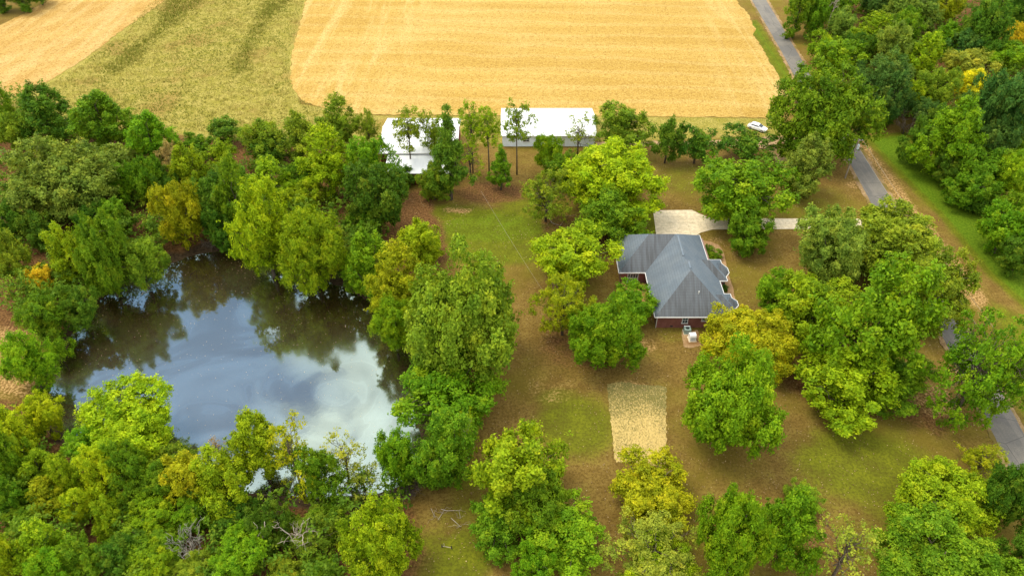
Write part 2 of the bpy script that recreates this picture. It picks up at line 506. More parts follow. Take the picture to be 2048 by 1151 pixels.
M['clearlamp'] = simple('clear_lamp', (.7, .7, .68), .2, .05)
M['darkwood'] = simple('dark_post', (.035, .03, .022), .85, .25)
M['leaffleck'] = simple('fallen_leaf', (.42, .33, .18), .7, .4, 30)

# ------------------------------------------------------------------ terrain
POND_PX = [(300, 546), (350, 525), (400, 508), (460, 499), (500, 517), (533, 531), (567, 551), (625, 563), (683, 573),
           (735, 604), (775, 650), (800, 692), (826, 725), (832, 780), (826, 834), (850, 905), (853, 938), (806, 967),
           (755, 986), (683, 992), (607, 992), (500, 986), (430, 950), (340, 922), (240, 895), (140, 862), (98, 832),
           (112, 755), (128, 715), (145, 674), (173, 637), (205, 598), (240, 577)]
WATER_Z = -0.8
POND = np.array([[P(x, y, WATER_Z).x, P(x, y, WATER_Z).y] for x, y in POND_PX])

def px_poly(pts): return np.array([[P(x, y).x, P(x, y).y] for x, y in pts])

def inside(poly, X, Y):
    r = np.zeros(X.shape, bool); n = len(poly)
    for i in range(n):
        x0, y0 = poly[i]; x1, y1 = poly[(i + 1) % n]
        if y0 == y1: continue
        c = ((y0 > Y) != (y1 > Y)) & (X < (x1 - x0) * (Y - y0) / (y1 - y0) + x0)
        r ^= c
    return r

def sdist(poly, X, Y):
    """signed distance, negative inside"""
    d = np.full(X.shape, 1e9); n = len(poly)
    for i in range(n):
        ax, ay = poly[i]; bx, by = poly[(i + 1) % n]
        ex, ey = bx - ax, by - ay
        q = np.clip(((X - ax) * ex + (Y - ay) * ey) / (ex * ex + ey * ey + 1e-9), 0, 1)
        d = np.minimum(d, np.hypot(X - ax - q * ex, Y - ay - q * ey))
    return np.where(inside(poly, X, Y), -d, d)

def smooth(a, b, x):
    q = np.clip((x - a) / (b - a), 0, 1); return q * q * (3 - 2 * q)

xs = np.concatenate([[-4000, -2000, -900, -450, -260], np.arange(-200, 200.5, 1.0), [260, 450, 900, 2000, 4000]])
ys = np.concatenate([[-900, -300, -80, 0], np.arange(25, 275.5, 1.0), [300, 350, 450, 700, 1300, 2500, 6000]])
GX, GY = np.meshgrid(xs, ys)
dp = sdist(POND, GX, GY)
rr = np.random.default_rng(5)
def lump(X, Y, seed, wl):
    g = np.random.default_rng(seed); s = np.zeros(X.shape)
    for k in range(7):
        a = g.uniform(0, 6.283); w = 6.283 / (wl * g.uniform(.6, 1.6))
        s += np.sin((X * math.cos(a) + Y * math.sin(a)) * w + g.uniform(0, 6.283))
    return s / 7
GZ = np.where(dp < 6, -WATER_Z * -1 * (1 - smooth(0, 5.0, dp + lump(GX, GY, 2, 9) * 1.2)), 0.0)
GZ = np.where(dp < 0, WATER_Z - np.clip(-dp, 0, 6) * .28, GZ)
GZ += np.where((dp > 3), lump(GX, GY, 3, 12) * .04, 0)

def ell(cx, cy, rx, ry):
    c = P(cx, cy); wx = abs(P(cx + rx, cy).x - c.x); wy = abs(P(cx, cy - ry).y - P(cx, cy + ry).y) / 2
    q = np.hypot((GX - c.x) / wx, (GY - c.y) / wy)
    return 1 - smooth(.55, 1.25, q)
def zone(pts, soft=2.0): return 1 - smooth(-soft, soft, sdist(px_poly(pts), GX, GY))

green = np.full(GX.shape, .12)
for cx, cy, rx, ry, s in ((985, 455, 150, 42, 1.25), (1000, 505, 150, 28, .8), (900, 440, 110, 40, .8), (1110, 440, 60, 45, .7), (1060, 420, 80, 30, .7), (1250, 480, 30, 30, .6), (1150, 850, 95, 75, .75),
                          (1120, 800, 60, 30, .6), (1730, 930, 170, 95, .75), (1790, 1000, 110, 70, .6), (1650, 980, 80, 50, .4),
                          (880, 1110, 110, 60, .7), (800, 1060, 60, 50, .4), (940, 950, 55, 45, .55), (940, 1040, 80, 60, .5),
                          (1290, 445, 40, 35, .75), (1390, 360, 120, 35, .5), (1500, 405, 60, 20, .35), (1610, 415, 90, 28, .5),
                          (1660, 390, 50, 30, .3), (1480, 580, 50, 60, .28), (1350, 670, 40, 18, .4), (1070, 500, 30, 80, .35),
                          (1720, 1080, 80, 60, .5), (1500, 960, 70, 40, .2), (930, 1110, 70, 70, .8)):
    green = np.maximum(green, ell(cx, cy, rx, ry) * s)
green = np.maximum(green, zone([(1730, 275), (1810, 265), (1890, 350), (1960, 420), (2070, 560), (2070, 630), (1975, 545), (1880, 430), (1790, 340)], 2) * 1.6)
green = np.maximum(green, zone([(1490, 50), (1512, 40), (1592, 165), (1575, 185), (1520, 85)], 2) * 1.4)
green = np.maximum(green, zone([(1300, 236), (1560, 240), (1560, 246), (1300, 244)], 1) * .6)
green = np.maximum(green, zone([(1985, 600), (2060, 640), (2060, 860), (2030, 810), (1990, 700)], 2) * .8)
litter = np.zeros(GX.shape)
for cx, cy, rx, ry, s in ((1170, 690, 120, 60, .55), (1130, 450, 60, 30, .6), (830, 420, 45, 50, .9), (985, 385, 90, 25, .7),
                          (1660, 760, 120, 60, .7), (1840, 810, 70, 70, .6), (1060, 620, 40, 90, .25), (1020, 830, 60, 60, .3),
                          (1060, 1060, 60, 80, .5), (1640, 1080, 60, 70, .5), (1400, 720, 60, 60, .3), (1720, 380, 70, 40, .3),
                          (1600, 320, 90, 50, .4), (1350, 320, 60, 12, .35), (820, 1130, 60, 60, .5), (1210, 480, 50, 30, .5)):
    litter = np.maximum(litter, ell(cx, cy, rx, ry) * s)
LEFTWOOD = [(-260, 300), (-40, 215), (150, 262), (320, 268), (420, 282), (560, 262), (700, 275), (800, 372), (880, 440), (900, 520), (760, 620), (560, 575), (300, 560), (170, 660), (95, 690), (-60, 640), (-260, 600)]
NEARWOOD = [(-300, 800), (90, 800), (180, 880), (420, 965), (700, 1000), (830, 1010), (840, 1170), (600, 1300), (-300, 1300)]
RIGHTWOOD = [(1585, -60), (1640, 120), (1720, 205), (1830, 240), (1900, 330), (1975, 410), (2080, 545), (2500, 700), (2500, -60)]
for w in (LEFTWOOD, NEARWOOD, RIGHTWOOD): litter = np.maximum(litter, zone(w, 2.5) * .95)
straw = np.zeros(GX.shape)
for cx, cy, rx, ry, s in ((1215, 665, 50, 25, .5), (1205, 720, 40, 15, .45), (1870, 800, 60, 40, .55), (1715, 370, 30, 12, .55), (915, 420, 40, 10, .55),
                          (1100, 780, 70, 40, .35), (1260, 770, 60, 10, .6), (1430, 480, 25, 10, .4), (1590, 275, 40, 12, .6), (1580, 320, 30, 12, .7),
                          (1010, 1040, 20, 80, .4), (1560, 470, 40, 12, .3), (1290, 690, 40, 20, .5)):
    straw = np.maximum(straw, ell(cx, cy, rx, ry) * s)
straw = np.maximum(straw, zone([(1712, 280), (1735, 285), (1860, 440), (1985, 600), (1960, 640), (1900, 560), (1785, 400)], 1.5) * .62)
straw = np.maximum(straw, zone([(-20, 640), (70, 660), (100, 740), (70, 800), (-20, 800)], 2) * .55)
meadow = zone([(330, -200), (640, -200), (612, 0), (583, 130), (600, 208), (760, 232), (760, 292), (480, 282), (300, 262), (-60, 240), (-60, 195), (85, 168), (200, 90)], 1.5)
meadow = np.maximum(meadow, zone([(740, 230), (1300, 232), (1570, 236), (1570, 275), (1300, 282), (740, 292)], 1) * .72)
mud = 1 - smooth(.5, 4.5, dp + lump(GX, GY, 8, 6) * 1.2)
mud *= np.where(GX < P(140, 700).x - 200, 1, 1)

gv = np.stack([GX.ravel(), GY.ravel(), GZ.ravel()], 1)
ny, nx = GX.shape
idx = np.arange(nx * ny).reshape(ny, nx)
gf = np.stack([idx[:-1, :-1], idx[:-1, 1:], idx[1:, 1:], idx[1:, :-1]], -1).reshape(-1, 4)

def np_mesh(name, v, f, m, attrs=None, smooth_=False, domain='POINT'):
    me = bpy.data.meshes.new(name)
    k = f.shape[1]
    me.vertices.add(len(v)); me.vertices.foreach_set('co', np.ascontiguousarray(v, np.float32).ravel())
    me.loops.add(f.size); me.loops.foreach_set('vertex_index', np.ascontiguousarray(f, np.int32).ravel())
    me.polygons.add(len(f)); me.polygons.foreach_set('loop_start', np.arange(0, f.size, k, dtype=np.int32))
    me.update(calc_edges=True)
    if smooth_: me.polygons.foreach_set('use_smooth', np.ones(len(f), bool))
    for an, a in (attrs or {}).items():
        at = me.attributes.new(an, 'FLOAT', domain); at.data.foreach_set('value', np.ascontiguousarray(a, np.float32).ravel())
    me.materials.append(m)
    return me

me = np_mesh('ground', gv, gf, M['ground'], dict(green=green, litter=litter, straw=straw, meadow=meadow, mud=mud), True)
ground = tag(link(bpy.data.objects.new('ground', me)), kind='structure')

# sheets laid on the ground
def wobble(pts, step, amp, seed):
    """subdivide an outline and roughen its edge"""
    g = random.Random(seed); o = []
    n = len(pts)
    for i in range(n):
        a = Vector(pts[i]); b2 = Vector(pts[(i + 1) % n]); L = (b2 - a).length
        k = max(1, min(160, int(L / step)))
        for j in range(k):
            p = a.lerp(b2, j / k)
            o.append(Vector((p.x + g.uniform(-amp, amp), p.y + g.uniform(-amp, amp), 0)))
    return o
def sheet(name, pts, z, m, step=2.0, amp=0.0, seed=1):
    pts = [Vector((p[0], p[1], 0)) for p in pts]
    pts = wobble(pts, step, amp, seed) if amp else pts
    mb = MB(); mb.poly([(p.x, p.y, z) for p in pts])
    o = mb.build(name, m)
    bm = bmesh.new(); bm.from_mesh(o.data); bmesh.ops.triangulate(bm, faces=bm.faces[:])
    for f in bm.faces:
        if f.normal.z < 0: f.normal_flip()
    bm.to_mesh(o.data); bm.free()
    return tag(o, kind='structure')
px = lambda l: [P(x, y) for x, y in l]

sheet('stubble_field', px([(616, -190), (615, -60), (612, 0), (598, 60), (584, 105), (581, 150), (588, 183), (606, 204), (645, 215), (720, 229), (900, 231), (1300, 233), (1500, 235), (1562, 236),
      (1577, 195), (1560, 160), (1522, 92), (1507, 70), (1512, 60), (1494, 25), (1470, 0), (1448, -60), (1430, -190)]), .060, M['field'], 1.2, .35, 3)
sheet('stubble_strip', px([(-400, 120), (-60, 78), (20, 42), (110, -4), (180, -60), (240, -190), (420, -190), (385, -60), (332, 0), (243, 62), (150, 132), (86, 168), (30, 192), (-60, 200), (-400, 260)]), .060, M['field2'], 1.2, .35, 4)
sheet('pond_water', [(c[0] + (c[0] - POND[:, 0].mean()) * .06, c[1] + (c[1] - POND[:, 1].mean()) * .06) for c in POND], WATER_Z, M['water'])

roadL = [(79.2, 330), (77.8, 246.7), (76.0, 205), (74.75, 186.4), (74.25, 143.1), (73.4, 132.3), (72.6, 120), (69.2, 72.5), (68.4, 64), (66.0, 40), (62, 0)]
roadR = [(84.0, 330), (82.5, 246.7), (80.6, 210), (79.4, 186.4), (78.8, 154.3), (77.95, 132.3), (77.1, 120), (73.6, 72.5), (72.8, 64), (70.4, 40), (66.4, 0)]
sheet('road_shoulder', [(x - .75, y) for x, y in roadL] + [(x + .75, y) for x, y in roadR[::-1]], .062, M['shoulder'], .7, .28, 5)
sheet('road', roadL + roadR[::-1], .075, M['road'], .8, .06, 6)
sheet('dirt_track', px([(1190, 283), (1300, 283), (1440, 281), (1555, 272), (1600, 270), (1690, 275), (1700, 288), (1640, 305), (1600, 352), (1555, 340), (1540, 300), (1440, 292), (1300, 292), (1190, 292)]), .052, M['track'], 1.0, .45, 7)
sheet('driveway', px([(1306, 421), (1384, 420), (1398, 427), (1420, 436), (1560, 437), (1732, 438)]) + [Vector((73.0, 118.5, 0)), Vector((73.0, 113.6, 0))] + px([(1600, 458), (1425, 459), (1402, 465), (1386, 474), (1330, 478), (1313, 474)]), .055, M['concrete'], 4, .01, 8)
tag(sheet('front_path', px([(1404, 481), (1420, 483), (1436, 489), (1446, 500), (1450, 516), (1456, 545), (1466, 575), (1470, 597), (1478, 625), (1452, 640), (1462, 606), (1452, 575), (1444, 545), (1438, 515), (1428, 502), (1405, 497)]), .050, M['walk'], .8, .05, 9), kind='structure')
sheet('flower_bed', px([(1403, 498), (1425, 502), (1440, 520), (1452, 575), (1440, 590), (1405, 560)]), .046, M['bed'], .6, .05, 10)
sheet('straw_patch', px([(1214, 768), (1245, 763), (1290, 770), (1332, 772), (1333, 850), (1334, 935), (1290, 928), (1262, 922), (1231, 925), (1222, 850)]), .045, M['straw'], .40, .13, 11)
sheet('bare_soil_pad', px([(1363, 662), (1396, 660), (1402, 690), (1382, 696), (1368, 694)]), .044, M['pad'], .3, .08, 12)

# ------------------------------------------------------------------ brick house
EZ = 2.9; PIT = .78
def hip_solid(mb, x0, x1, y0, y1, z, axis, hip0, hip1, pit=PIT, th=.18):
    """hip / gable roof with a flat underside; axis = direction of the ridge"""
    if axis == 'x': h = (y1 - y0) / 2
    else: h = (x1 - x0) / 2
    zr = z + h * pit
    if axis == 'x':
        A = (x0 + (h if hip0 else 0), (y0 + y1) / 2, zr); B = (x1 - (h if hip1 else 0), (y0 + y1) / 2, zr)
        c = [(x0, y0, z), (x1, y0, z), (x1, y1, z), (x0, y1, z)]
        F = [[c[0], c[1], B, A], [c[2], c[3], A, B], [c[3], c[0], A], [c[1], c[2], B]]
    else:
        A = ((x0 + x1) / 2, y0 + (h if hip0 else 0), zr); B = ((x0 + x1) / 2, y1 - (h if hip1 else 0), zr)
        c = [(x0, y0, z), (x1, y0, z), (x1, y1, z), (x0, y1, z)]
        F = [[c[0], c[1], A], [c[1], c[2], B, A], [c[2], c[3], B], [c[3], c[0], A, B]]
    for f in F: mb.poly(f)
    low = [(p[0], p[1], z - th) for p in c]
    for i in range(4): mb.poly([low[i], low[(i + 1) % 4], c[(i + 1) % 4], c[i]])
    mb.poly(low[::-1])
def octa_roof(mb, pts, apex, z, th=.18):
    for i in range(len(pts)):
        a, b2 = pts[i], pts[(i + 1) % len(pts)]
        mb.poly([(a[0], a[1], z), (b2[0], b2[1], z), apex])
        mb.poly([(a[0], a[1], z - th), (b2[0], b2[1], z - th), (b2[0], b2[1], z), (a[0], a[1], z)])
    mb.poly([(a[0], a[1], z - th) for a in pts][::-1])

house = empty('brick_house', (29.5, 98, 0))
tag(house, 'red brick house with grey hipped shingle roof, left of the driveway turning pad', 'house')
def hp(mb, name, m, **k):
    o = mb.build(name, m, None, **k); o.parent = house; o.matrix_parent_inverse = Matrix.Translation((-29.5, -98, 0)); return o
def sub(mb, name, m, par, **k):
    o = mb.build(name, m, None, **k); o.parent = par
    o.matrix_parent_inverse = Matrix.Translation((0, 0, 0))
    return o
rf = MB()
hip_solid(rf, 23.3, 35.75, 90.5, 105.66, EZ, 'y', True, True)
hip_solid(rf, 23.3, 34.86, 94.0, 113.06, EZ - .006, 'y', True, True)
hip_solid(rf, 18.7, 34.85, 102.05, 113.05, EZ + .004, 'x', True, True)
hip_solid(rf, 29.0, 37.1, 99.8, 105.65, EZ + .008, 'x', False, True)
hip_solid(rf, 30.0, 36.8, 91.9, 96.3, EZ + .006, 'x', False, True)
octa_roof(rf, [(35.6, 100.9), (37.0, 101.0), (37.85, 102.0), (37.85, 103.3), (37.0, 104.5), (35.6, 104.7)], (36.2, 102.8, 4.55), EZ + .012)
octa_roof(rf, [(35.4, 92.7), (36.7, 92.6), (37.5, 93.4), (37.5, 94.5), (36.7, 95.4), (35.4, 95.5)], (36.0, 94.05, 4.15), EZ + .011)
roof = hp(rf, 'roof', M['shingle'])
rv = MB()
rv.bar((29.52, 97.1, 7.77), (29.52, 98.9, 7.77), .32, .12); rv.bar((29.08, 101.0, 7.42), (29.08, 106.7, 7.42), .32, .12)
o = sub(rv, 'ridge_vent', M['shingle'], roof)
pv = MB(); pv.cyl((30.6, 93.6, 5.0), .09, .75, 10)
sub(pv, 'vent_pipe', M['white'], roof)
# white eaves
fb = MB()
EO = [(23.3, 102.05), (18.7, 102.05), (18.7, 113.05), (34.85, 113.05), (34.85, 105.65), (37.1, 105.65), (37.1, 104.6), (37.85, 103.3), (37.85, 102.0), (37.1, 100.9),
      (37.1, 99.8), (35.75, 99.8), (35.75, 96.3), (36.8, 96.3), (36.8, 95.3), (37.5, 94.5), (37.5, 93.4), (36.8, 92.6), (36.8, 91.9), (35.75, 91.9), (35.75, 90.5), (23.3, 90.5)]
for i in range(len(EO)):
    a, b2 = Vector(EO[i]), Vector(EO[(i + 1) % len(EO)])
    d = (b2 - a).normalized(); nrm = Vector((d.y, -d.x)) * -.055
    fb.bar((a.x + nrm.x - d.x * .03, a.y + nrm.y - d.y * .03, EZ - .08), (b2.x + nrm.x + d.x * .03, b2.y + nrm.y + d.y * .03, EZ - .09), .10, .17)
hp(fb, 'fascia', M['white'])
wl = MB()
wl.prism([(23.85, 91.05), (35.3, 91.05), (35.3, 112.4), (23.85, 112.4)], 0, EZ - .185)
wl.prism([(19.2, 102.6), (23.85, 102.6), (23.85, 112.4), (19.2, 112.4)], 0, EZ - .185)
wl.prism([(35.3, 100.3), (36.6, 100.3), (37.3, 102.0), (37.3, 103.3), (36.6, 105.1), (35.3, 105.1)], 0, EZ - .185)
wl.prism([(35.3, 92.4), (36.3, 92.4), (37.0, 93.4), (37.0, 94.5), (36.3, 95.8), (35.3, 95.8)], 0, EZ - .185)
hp(wl, 'wall', M['brick'])
def window(x, y, z, w, h, side='y', mull=1, name='window'):
    """framed window on a wall whose outward normal is -y ('y'), +x ('x') or -x ('-x')"""
    fr = MB(); gl_ = MB()
    def bx(mb, du, dz, su, sz, out, th):
        if side == 'y': mb.box((x + du, y - out, z + dz), (su, th, sz))
        else:
            s = 1 if side == 'x' else -1
            mb.box((x + s * out, y + du, z + dz), (th, su, sz))
    t = .09
    bx(fr, 0, h / 2 - t / 2, w, t, .04, .10); bx(fr, 0, -h / 2 + t / 2, w + .12, t, .06, .14)
    for s in (-1, 1): bx(fr, s * (w / 2 - t / 2), 0, t, h - 2 * t, .04, .10)
    for k in range(mull): bx(fr, -w / 2 + w * (k + 1) / (mull + 1), 0, .045, h - 2 * t, .035, .05)
    bx(fr, 0, 0, w - 2 * t, .045, .032, .045)
    bx(gl_, 0, 0, w - .16, h - .16, .012, .02)
    f = hp(fr, name, M['white'])
    g = sub(gl_, 'pane', M['glass'], f)
window(28.45, 91.05, 1.75, 1.0, 1.5, 'y', 1)
window(31.55, 91.05, 1.85, .85, .75, 'y', 0)
window(21.3, 102.6, 1.25, 1.9, 2.1, 'y', 3, 'french_door')
for yy in (108.5, 98.0): window(35.3, yy, 1.6, 1.6, 1.4, 'x', 1)
window(37.3, 102.65, 1.6, 1.1, 1.5, 'x', 1)
window(37.0, 93.95, 1.6, .9, 1.4, 'x', 1)
for yy in (95.5, 99.5): window(23.85, yy, 1.6, 1.4, 1.4, '-x', 1)
dn = MB(); dn.bar((23.80, 91.0, .05), (23.80, 91.0, EZ - .2), .10, .10)
hp(dn, 'downspout', M['white'])
for xx in (26.4, 32.4):
    vt = MB()
    for k in range(4): vt.box((xx, 91.03, .28 + k * .07), (.42, .05, .03))
    vt.box((xx, 91.045, .385), (.46, .02, .32))
    hp(vt, 'foundation_vent', M['black'])
# timber deck
dk = MB()
for k in range(26): dk.box((21.0, 94.0 + k * .31 + .15, .42), (5.2, .29, .05))
deck = dk.build('boards', M['deck'])
de = empty('timber_deck', (21, 98, 0)); tag(de, 'orange-brown timber deck below the white double door, half hidden by a tree', 'deck')
deck.parent = de; deck.matrix_parent_inverse = Matrix.Translation((-21, -98, 0))
dj = MB()
for yy in (94.05, 96.6, 99.2, 101.8): dj.box((21.0, yy, .24), (5.1, .08, .30))
for xx in (18.6, 23.3): dj.box((xx, 97.95, .17), (.10, 7.9, .34))
o = dj.build('joist_frame', M['darkwood']); o.parent = de; o.matrix_parent_inverse = deck.matrix_parent_inverse

# air conditioner and generator
def rootpart(root, mb, name, m, **k):
    o = mb.build(name, m, None, **k); o.parent = root; return o
ac = empty('air_conditioner', P(1373.5, 664))
tag(ac, 'sage green air conditioning unit with round fan grille against the brick wall', 'air conditioner')
b_ = MB()
for s in (-1, 1):
    b_.box((s * .50, 0, .52), (.07, 1.02, .82)); b_.box((0, s * .485, .52), (.93, .05, .82))
b_.box((0, 0, .105), (1.1, 1.1, .05))
rootpart(ac, b_, 'case', M['sage'], bevel=.01)
lid = MB(); n = 28
for k in range(n):
    a0, a1 = 2 * math.pi * k / n, 2 * math.pi * (k + 1) / n
    def sq(a):
        c, s = math.cos(a), math.sin(a); q = .54 / max(abs(c), abs(s)); return (c * q, s * q)
    i0, i1 = (math.cos(a0) * .30, math.sin(a0) * .30), (math.cos(a1) * .30, math.sin(a1) * .30)
    o0, o1 = sq(a0), sq(a1)
    lid.poly([(i0[0], i0[1], .96), (o0[0], o0[1], .96), (o1[0], o1[1], .96), (i1[0], i1[1], .96)])
    lid.poly([(o0[0], o0[1], .90), (o1[0], o1[1], .90), (o1[0], o1[1], .96), (o0[0], o0[1], .96)])
    lid.poly([(i0[0], i0[1], .90), (i1[0], i1[1], .90), (i1[0], i1[1], .96), (i0[0], i0[1], .96)])
rootpart(ac, lid, 'lid', M['sage'])
g = MB(); g.cyl((0, 0, .70), .30, .03, 24); g.cyl((0, 0, .88), .11, .07, 14)
for k in range(4): g.box((0, 0, .80), (.56, .10, .02), k * math.pi / 4)
rootpart(ac, g, 'fan', M['black'])
cp = MB(); cp.box((0, 0, .04), (1.3, 1.3, .08)); rootpart(ac, cp, 'base_slab', M['concrete'])
lp = MB(); lp.box((.0, .44, .985), (1.0, .16, .05)); rootpart(ac, lp, 'rear_cover', M['whitebox'])
gen = empty('generator_box', P(1383.5, 678), R(4))
tag(gen, 'white standby generator box with sloping lid, in front of the green air conditioner', 'generator')
q = MB(); sx_, sy_ = .62, .5
prof = [(-.55, .08), (.55, .08), (.55, 1.0), (.30, 1.28), (-.38, 1.28), (-.55, 1.0)]
n0 = len(q.v)
for xx in (-.52, .52):
    for yy, zz in prof: q.v.append((xx, yy, zz))
k_ = len(prof); q.f.append(list(range(k_))[::-1]); q.f.append(list(range(k_, 2 * k_)))
for i in range(k_): j = (i + 1) % k_; q.f.append([i, j, k_ + j, k_ + i])
rootpart(gen, q, 'case', M['whitebox'], bevel=.02)
lv = MB()
for k in range(5): lv.box((0, -.557, .30 + k * .11), (.72, .02, .05))
rootpart(gen, lv, 'louvre', M['steel'])
cp = MB(); cp.box((0, 0, .04), (1.3, 1.4, .078)); rootpart(gen, cp, 'base_slab', M['concrete'])

# ------------------------------------------------------------------ sheds
def shed(name, label, x0, x1, y0, y1, ze, zr, yr, wallm, lean=None):
    r = empty(name, ((x0 + x1) / 2, (y0 + y1) / 2, 0)); tag(r, label, 'shed')
    ox, oy = (x0 + x1) / 2, (y0 + y1) / 2
    def pt(mb, nm, m, par=r, **k):
        mb.v = [(a - ox, b2 - oy, c) for a, b2, c in mb.v]
        o = mb.build(nm, m, None, **k); o.parent = par; return o
    th = .12; ov = .35
    mb = MB()
    zw = ze - .03
    mb.prism([(x0, y0), (x1, y0), (x1, y1), (x0, y1)], 0, zw - .1)
    sl = (zr - ze) / (yr - y0)
    for xx in (x0 + .02, x1 - .02):
        mb.poly([(xx, y0, zw - .1), (xx, y1, zw - .1), (xx, yr, zr - .16)])
    pt(mb, 'wall', wallm)
    rm = MB()
    s2 = (zr - ze) / (y1 - yr)
    a = (y0 - ov, ze - ov * sl); b2 = (yr, zr); c = (y1 + ov, ze - ov * s2)
    P2 = [(a[0], a[1]), (b2[0], b2[1]), (c[0], c[1]), (c[0], c[1] - th), (b2[0], b2[1] - th), (a[0], a[1] - th)]
    xa, xb = x0 - ov, x1 + ov
    for i in range(6):
        j = (i + 1) % 6
        rm.poly([(xa, P2[i][0], P2[i][1]), (xb, P2[i][0], P2[i][1]), (xb, P2[j][0], P2[j][1]), (xa, P2[j][0], P2[j][1])])
    for xx in (xa, xb):
        rm.poly([(xx, *P2[0]), (xx, *P2[1]), (xx, *P2[4]), (xx, *P2[5])]); rm.poly([(xx, *P2[1]), (xx, *P2[2]), (xx, *P2[3]), (xx, *P2[4])])
    roof_ = pt(rm, 'roof', M['metalroof'])
    cap = MB(); cap.bar((xa, yr, zr + .03), (xb, yr, zr + .03), .5, .05); pt(cap, 'ridge_cap', M['whitebox'], roof_)
    tr = MB(); tr.bar((xa, a[0] - .04, a[1] - .08), (xb, a[0] - .04, a[1] - .08), .07, .16); pt(tr, 'gutter', M['white'], roof_)
    return r, pt
sh, pt = shed('metal_shed', 'long white metal-roofed shed with pale blue walls and one small window', -2.2, 18.7, 151.3, P(1100, 216, 2.95).y - .3, 2.95, 4.5, 157.6, M['paleblue'])
w_ = MB()
for du, dz, su, sz in ((0, .55, 1.5, .1), (0, -.55, 1.6, .1), (-.7, 0, .1, 1.0), (.7, 0, .1, 1.0), (0, 0, .06, 1.0), (0, 0, 1.3, .05)):
    w_.box((3.2 + du, 151.24 - (.02 if abs(dz) > .5 else 0), 1.75 + dz), (su, .10, sz))
f = pt(w_, 'window', M['white']); g_ = MB(); g_.box((3.2, 151.285, 1.75), (1.36, .02, 1.06)); pt(g_, 'pane', M['glass'], f)
d_ = MB(); d_.box((11.5, 151.27, 1.05), (1.0, .05, 2.1)); pt(d_, 'door', M['white'])
bn, pt = shed('barn', 'white-roofed barn with dark red walls and a lower lean-to behind slender trees', -28.2, -12.0, 141.4, P(850, 236, 4.2).y - .3, 4.2, 5.8, 149.6, M['redbarn'])
lr = MB()
for a, b2 in (((-27.0, 141.25, 3.92), (-27.0, 134.8, 2.95)),):
    pass
lr.v += [(-26.6, 141.38, 3.75), (-12.1, 141.38, 3.75), (-12.1, 134.7, 3.0), (-26.6, 134.7, 3.0), (-26.6, 141.38, 3.63), (-12.1, 141.38, 3.63), (-12.1, 134.7, 2.88), (-26.6, 134.7, 2.88)]
lr.f += [[0, 1, 2, 3], [7, 6, 5, 4], [0, 4, 5, 1], [1, 5, 6, 2], [2, 6, 7, 3], [3, 7, 4, 0]]
pt(lr, 'lean_to_roof', M['metalroof'])
lw = MB(); lw.prism([(-26.2, 135.1), (-12.5, 135.1), (-12.5, 141.38), (-26.2, 141.38)], 0, 2.85); pt(lw, 'lean_to_wall', M['redbarn'])
bd = MB()
for k in range(7): bd.box((-24.5 + k * .35, 135.07, 1.15), (.33, .06, 2.3))
pt(bd, 'plank_door', M['redbarn'])

# ------------------------------------------------------------------ car
cx = P(1514, 259)
car = empty('parked_car', cx, math.atan2(-.62, .78))
tag(car, 'white parked car partly behind the small dark tree, on the grass by the dirt track', 'car')
def rings(secs, closed=True):
    mb = MB(); k = len(secs[0])
    for s in secs: mb.v += s
    for i in range(len(secs) - 1):
        for j in range(k):
            a = i * k + j; b2 = i * k + (j + 1) % k
            mb.f.append([a, b2, b2 + k, a + k])
    mb.f.append(list(range(k))[::-1]); mb.f.append([(len(secs) - 1) * k + j for j in range(k)])
    return mb
def sec(x, w, z0, z1, r=.12):
    return [(x, -w + r, z0), (x, w - r, z0), (x, w, z0 + r), (x, w, z1 - r), (x, w - r, z1), (x, -w + r, z1), (x, -w, z1 - r), (x, -w, z0 + r)]
body = rings([sec(-2.25, .72, .38, .80), sec(-2.1, .86, .30, .95), sec(-1.2, .90, .26, 1.02), sec(.9, .90, .26, 1.0), sec(1.7, .87, .28, .88), sec(2.15, .80, .32, .76), sec(2.3, .62, .40, .66)])
rootpart(car, body, 'body', M['carwhite'], smooth=False, bevel=.04)
cab = rings([sec(-2.0, .66, .93, 1.02, .03), sec(-1.45, .68, .97, 1.42, .10), sec(-.4, .70, .98, 1.50, .12), sec(.25, .68, .98, 1.46, .12), sec(1.15, .62, .96, 1.02, .03)])
rootpart(car, cab, 'roof', M['carwhite'], bevel=.03)
ws = MB(); ws.poly([(1.08, -.56, 1.06), (1.08, .56, 1.06), (.36, .57, 1.43), (.36, -.57, 1.43)]); ws.v = [(a + .02, b2, c + .025) for a, b2, c in ws.v]
ws.f.append([3, 2, 1, 0]) if False else None
rootpart(car, ws, 'windscreen', M['glass'])
rw = MB(); rw.poly([(-1.95, -.58, 1.06), (-1.95, .58, 1.06), (-1.50, .58, 1.40), (-1.50, -.58, 1.40)]); rw.v = [(a - .03, b2, c + .02) for a, b2, c in rw.v]
rootpart(car, rw, 'rear_window', M['glass'])
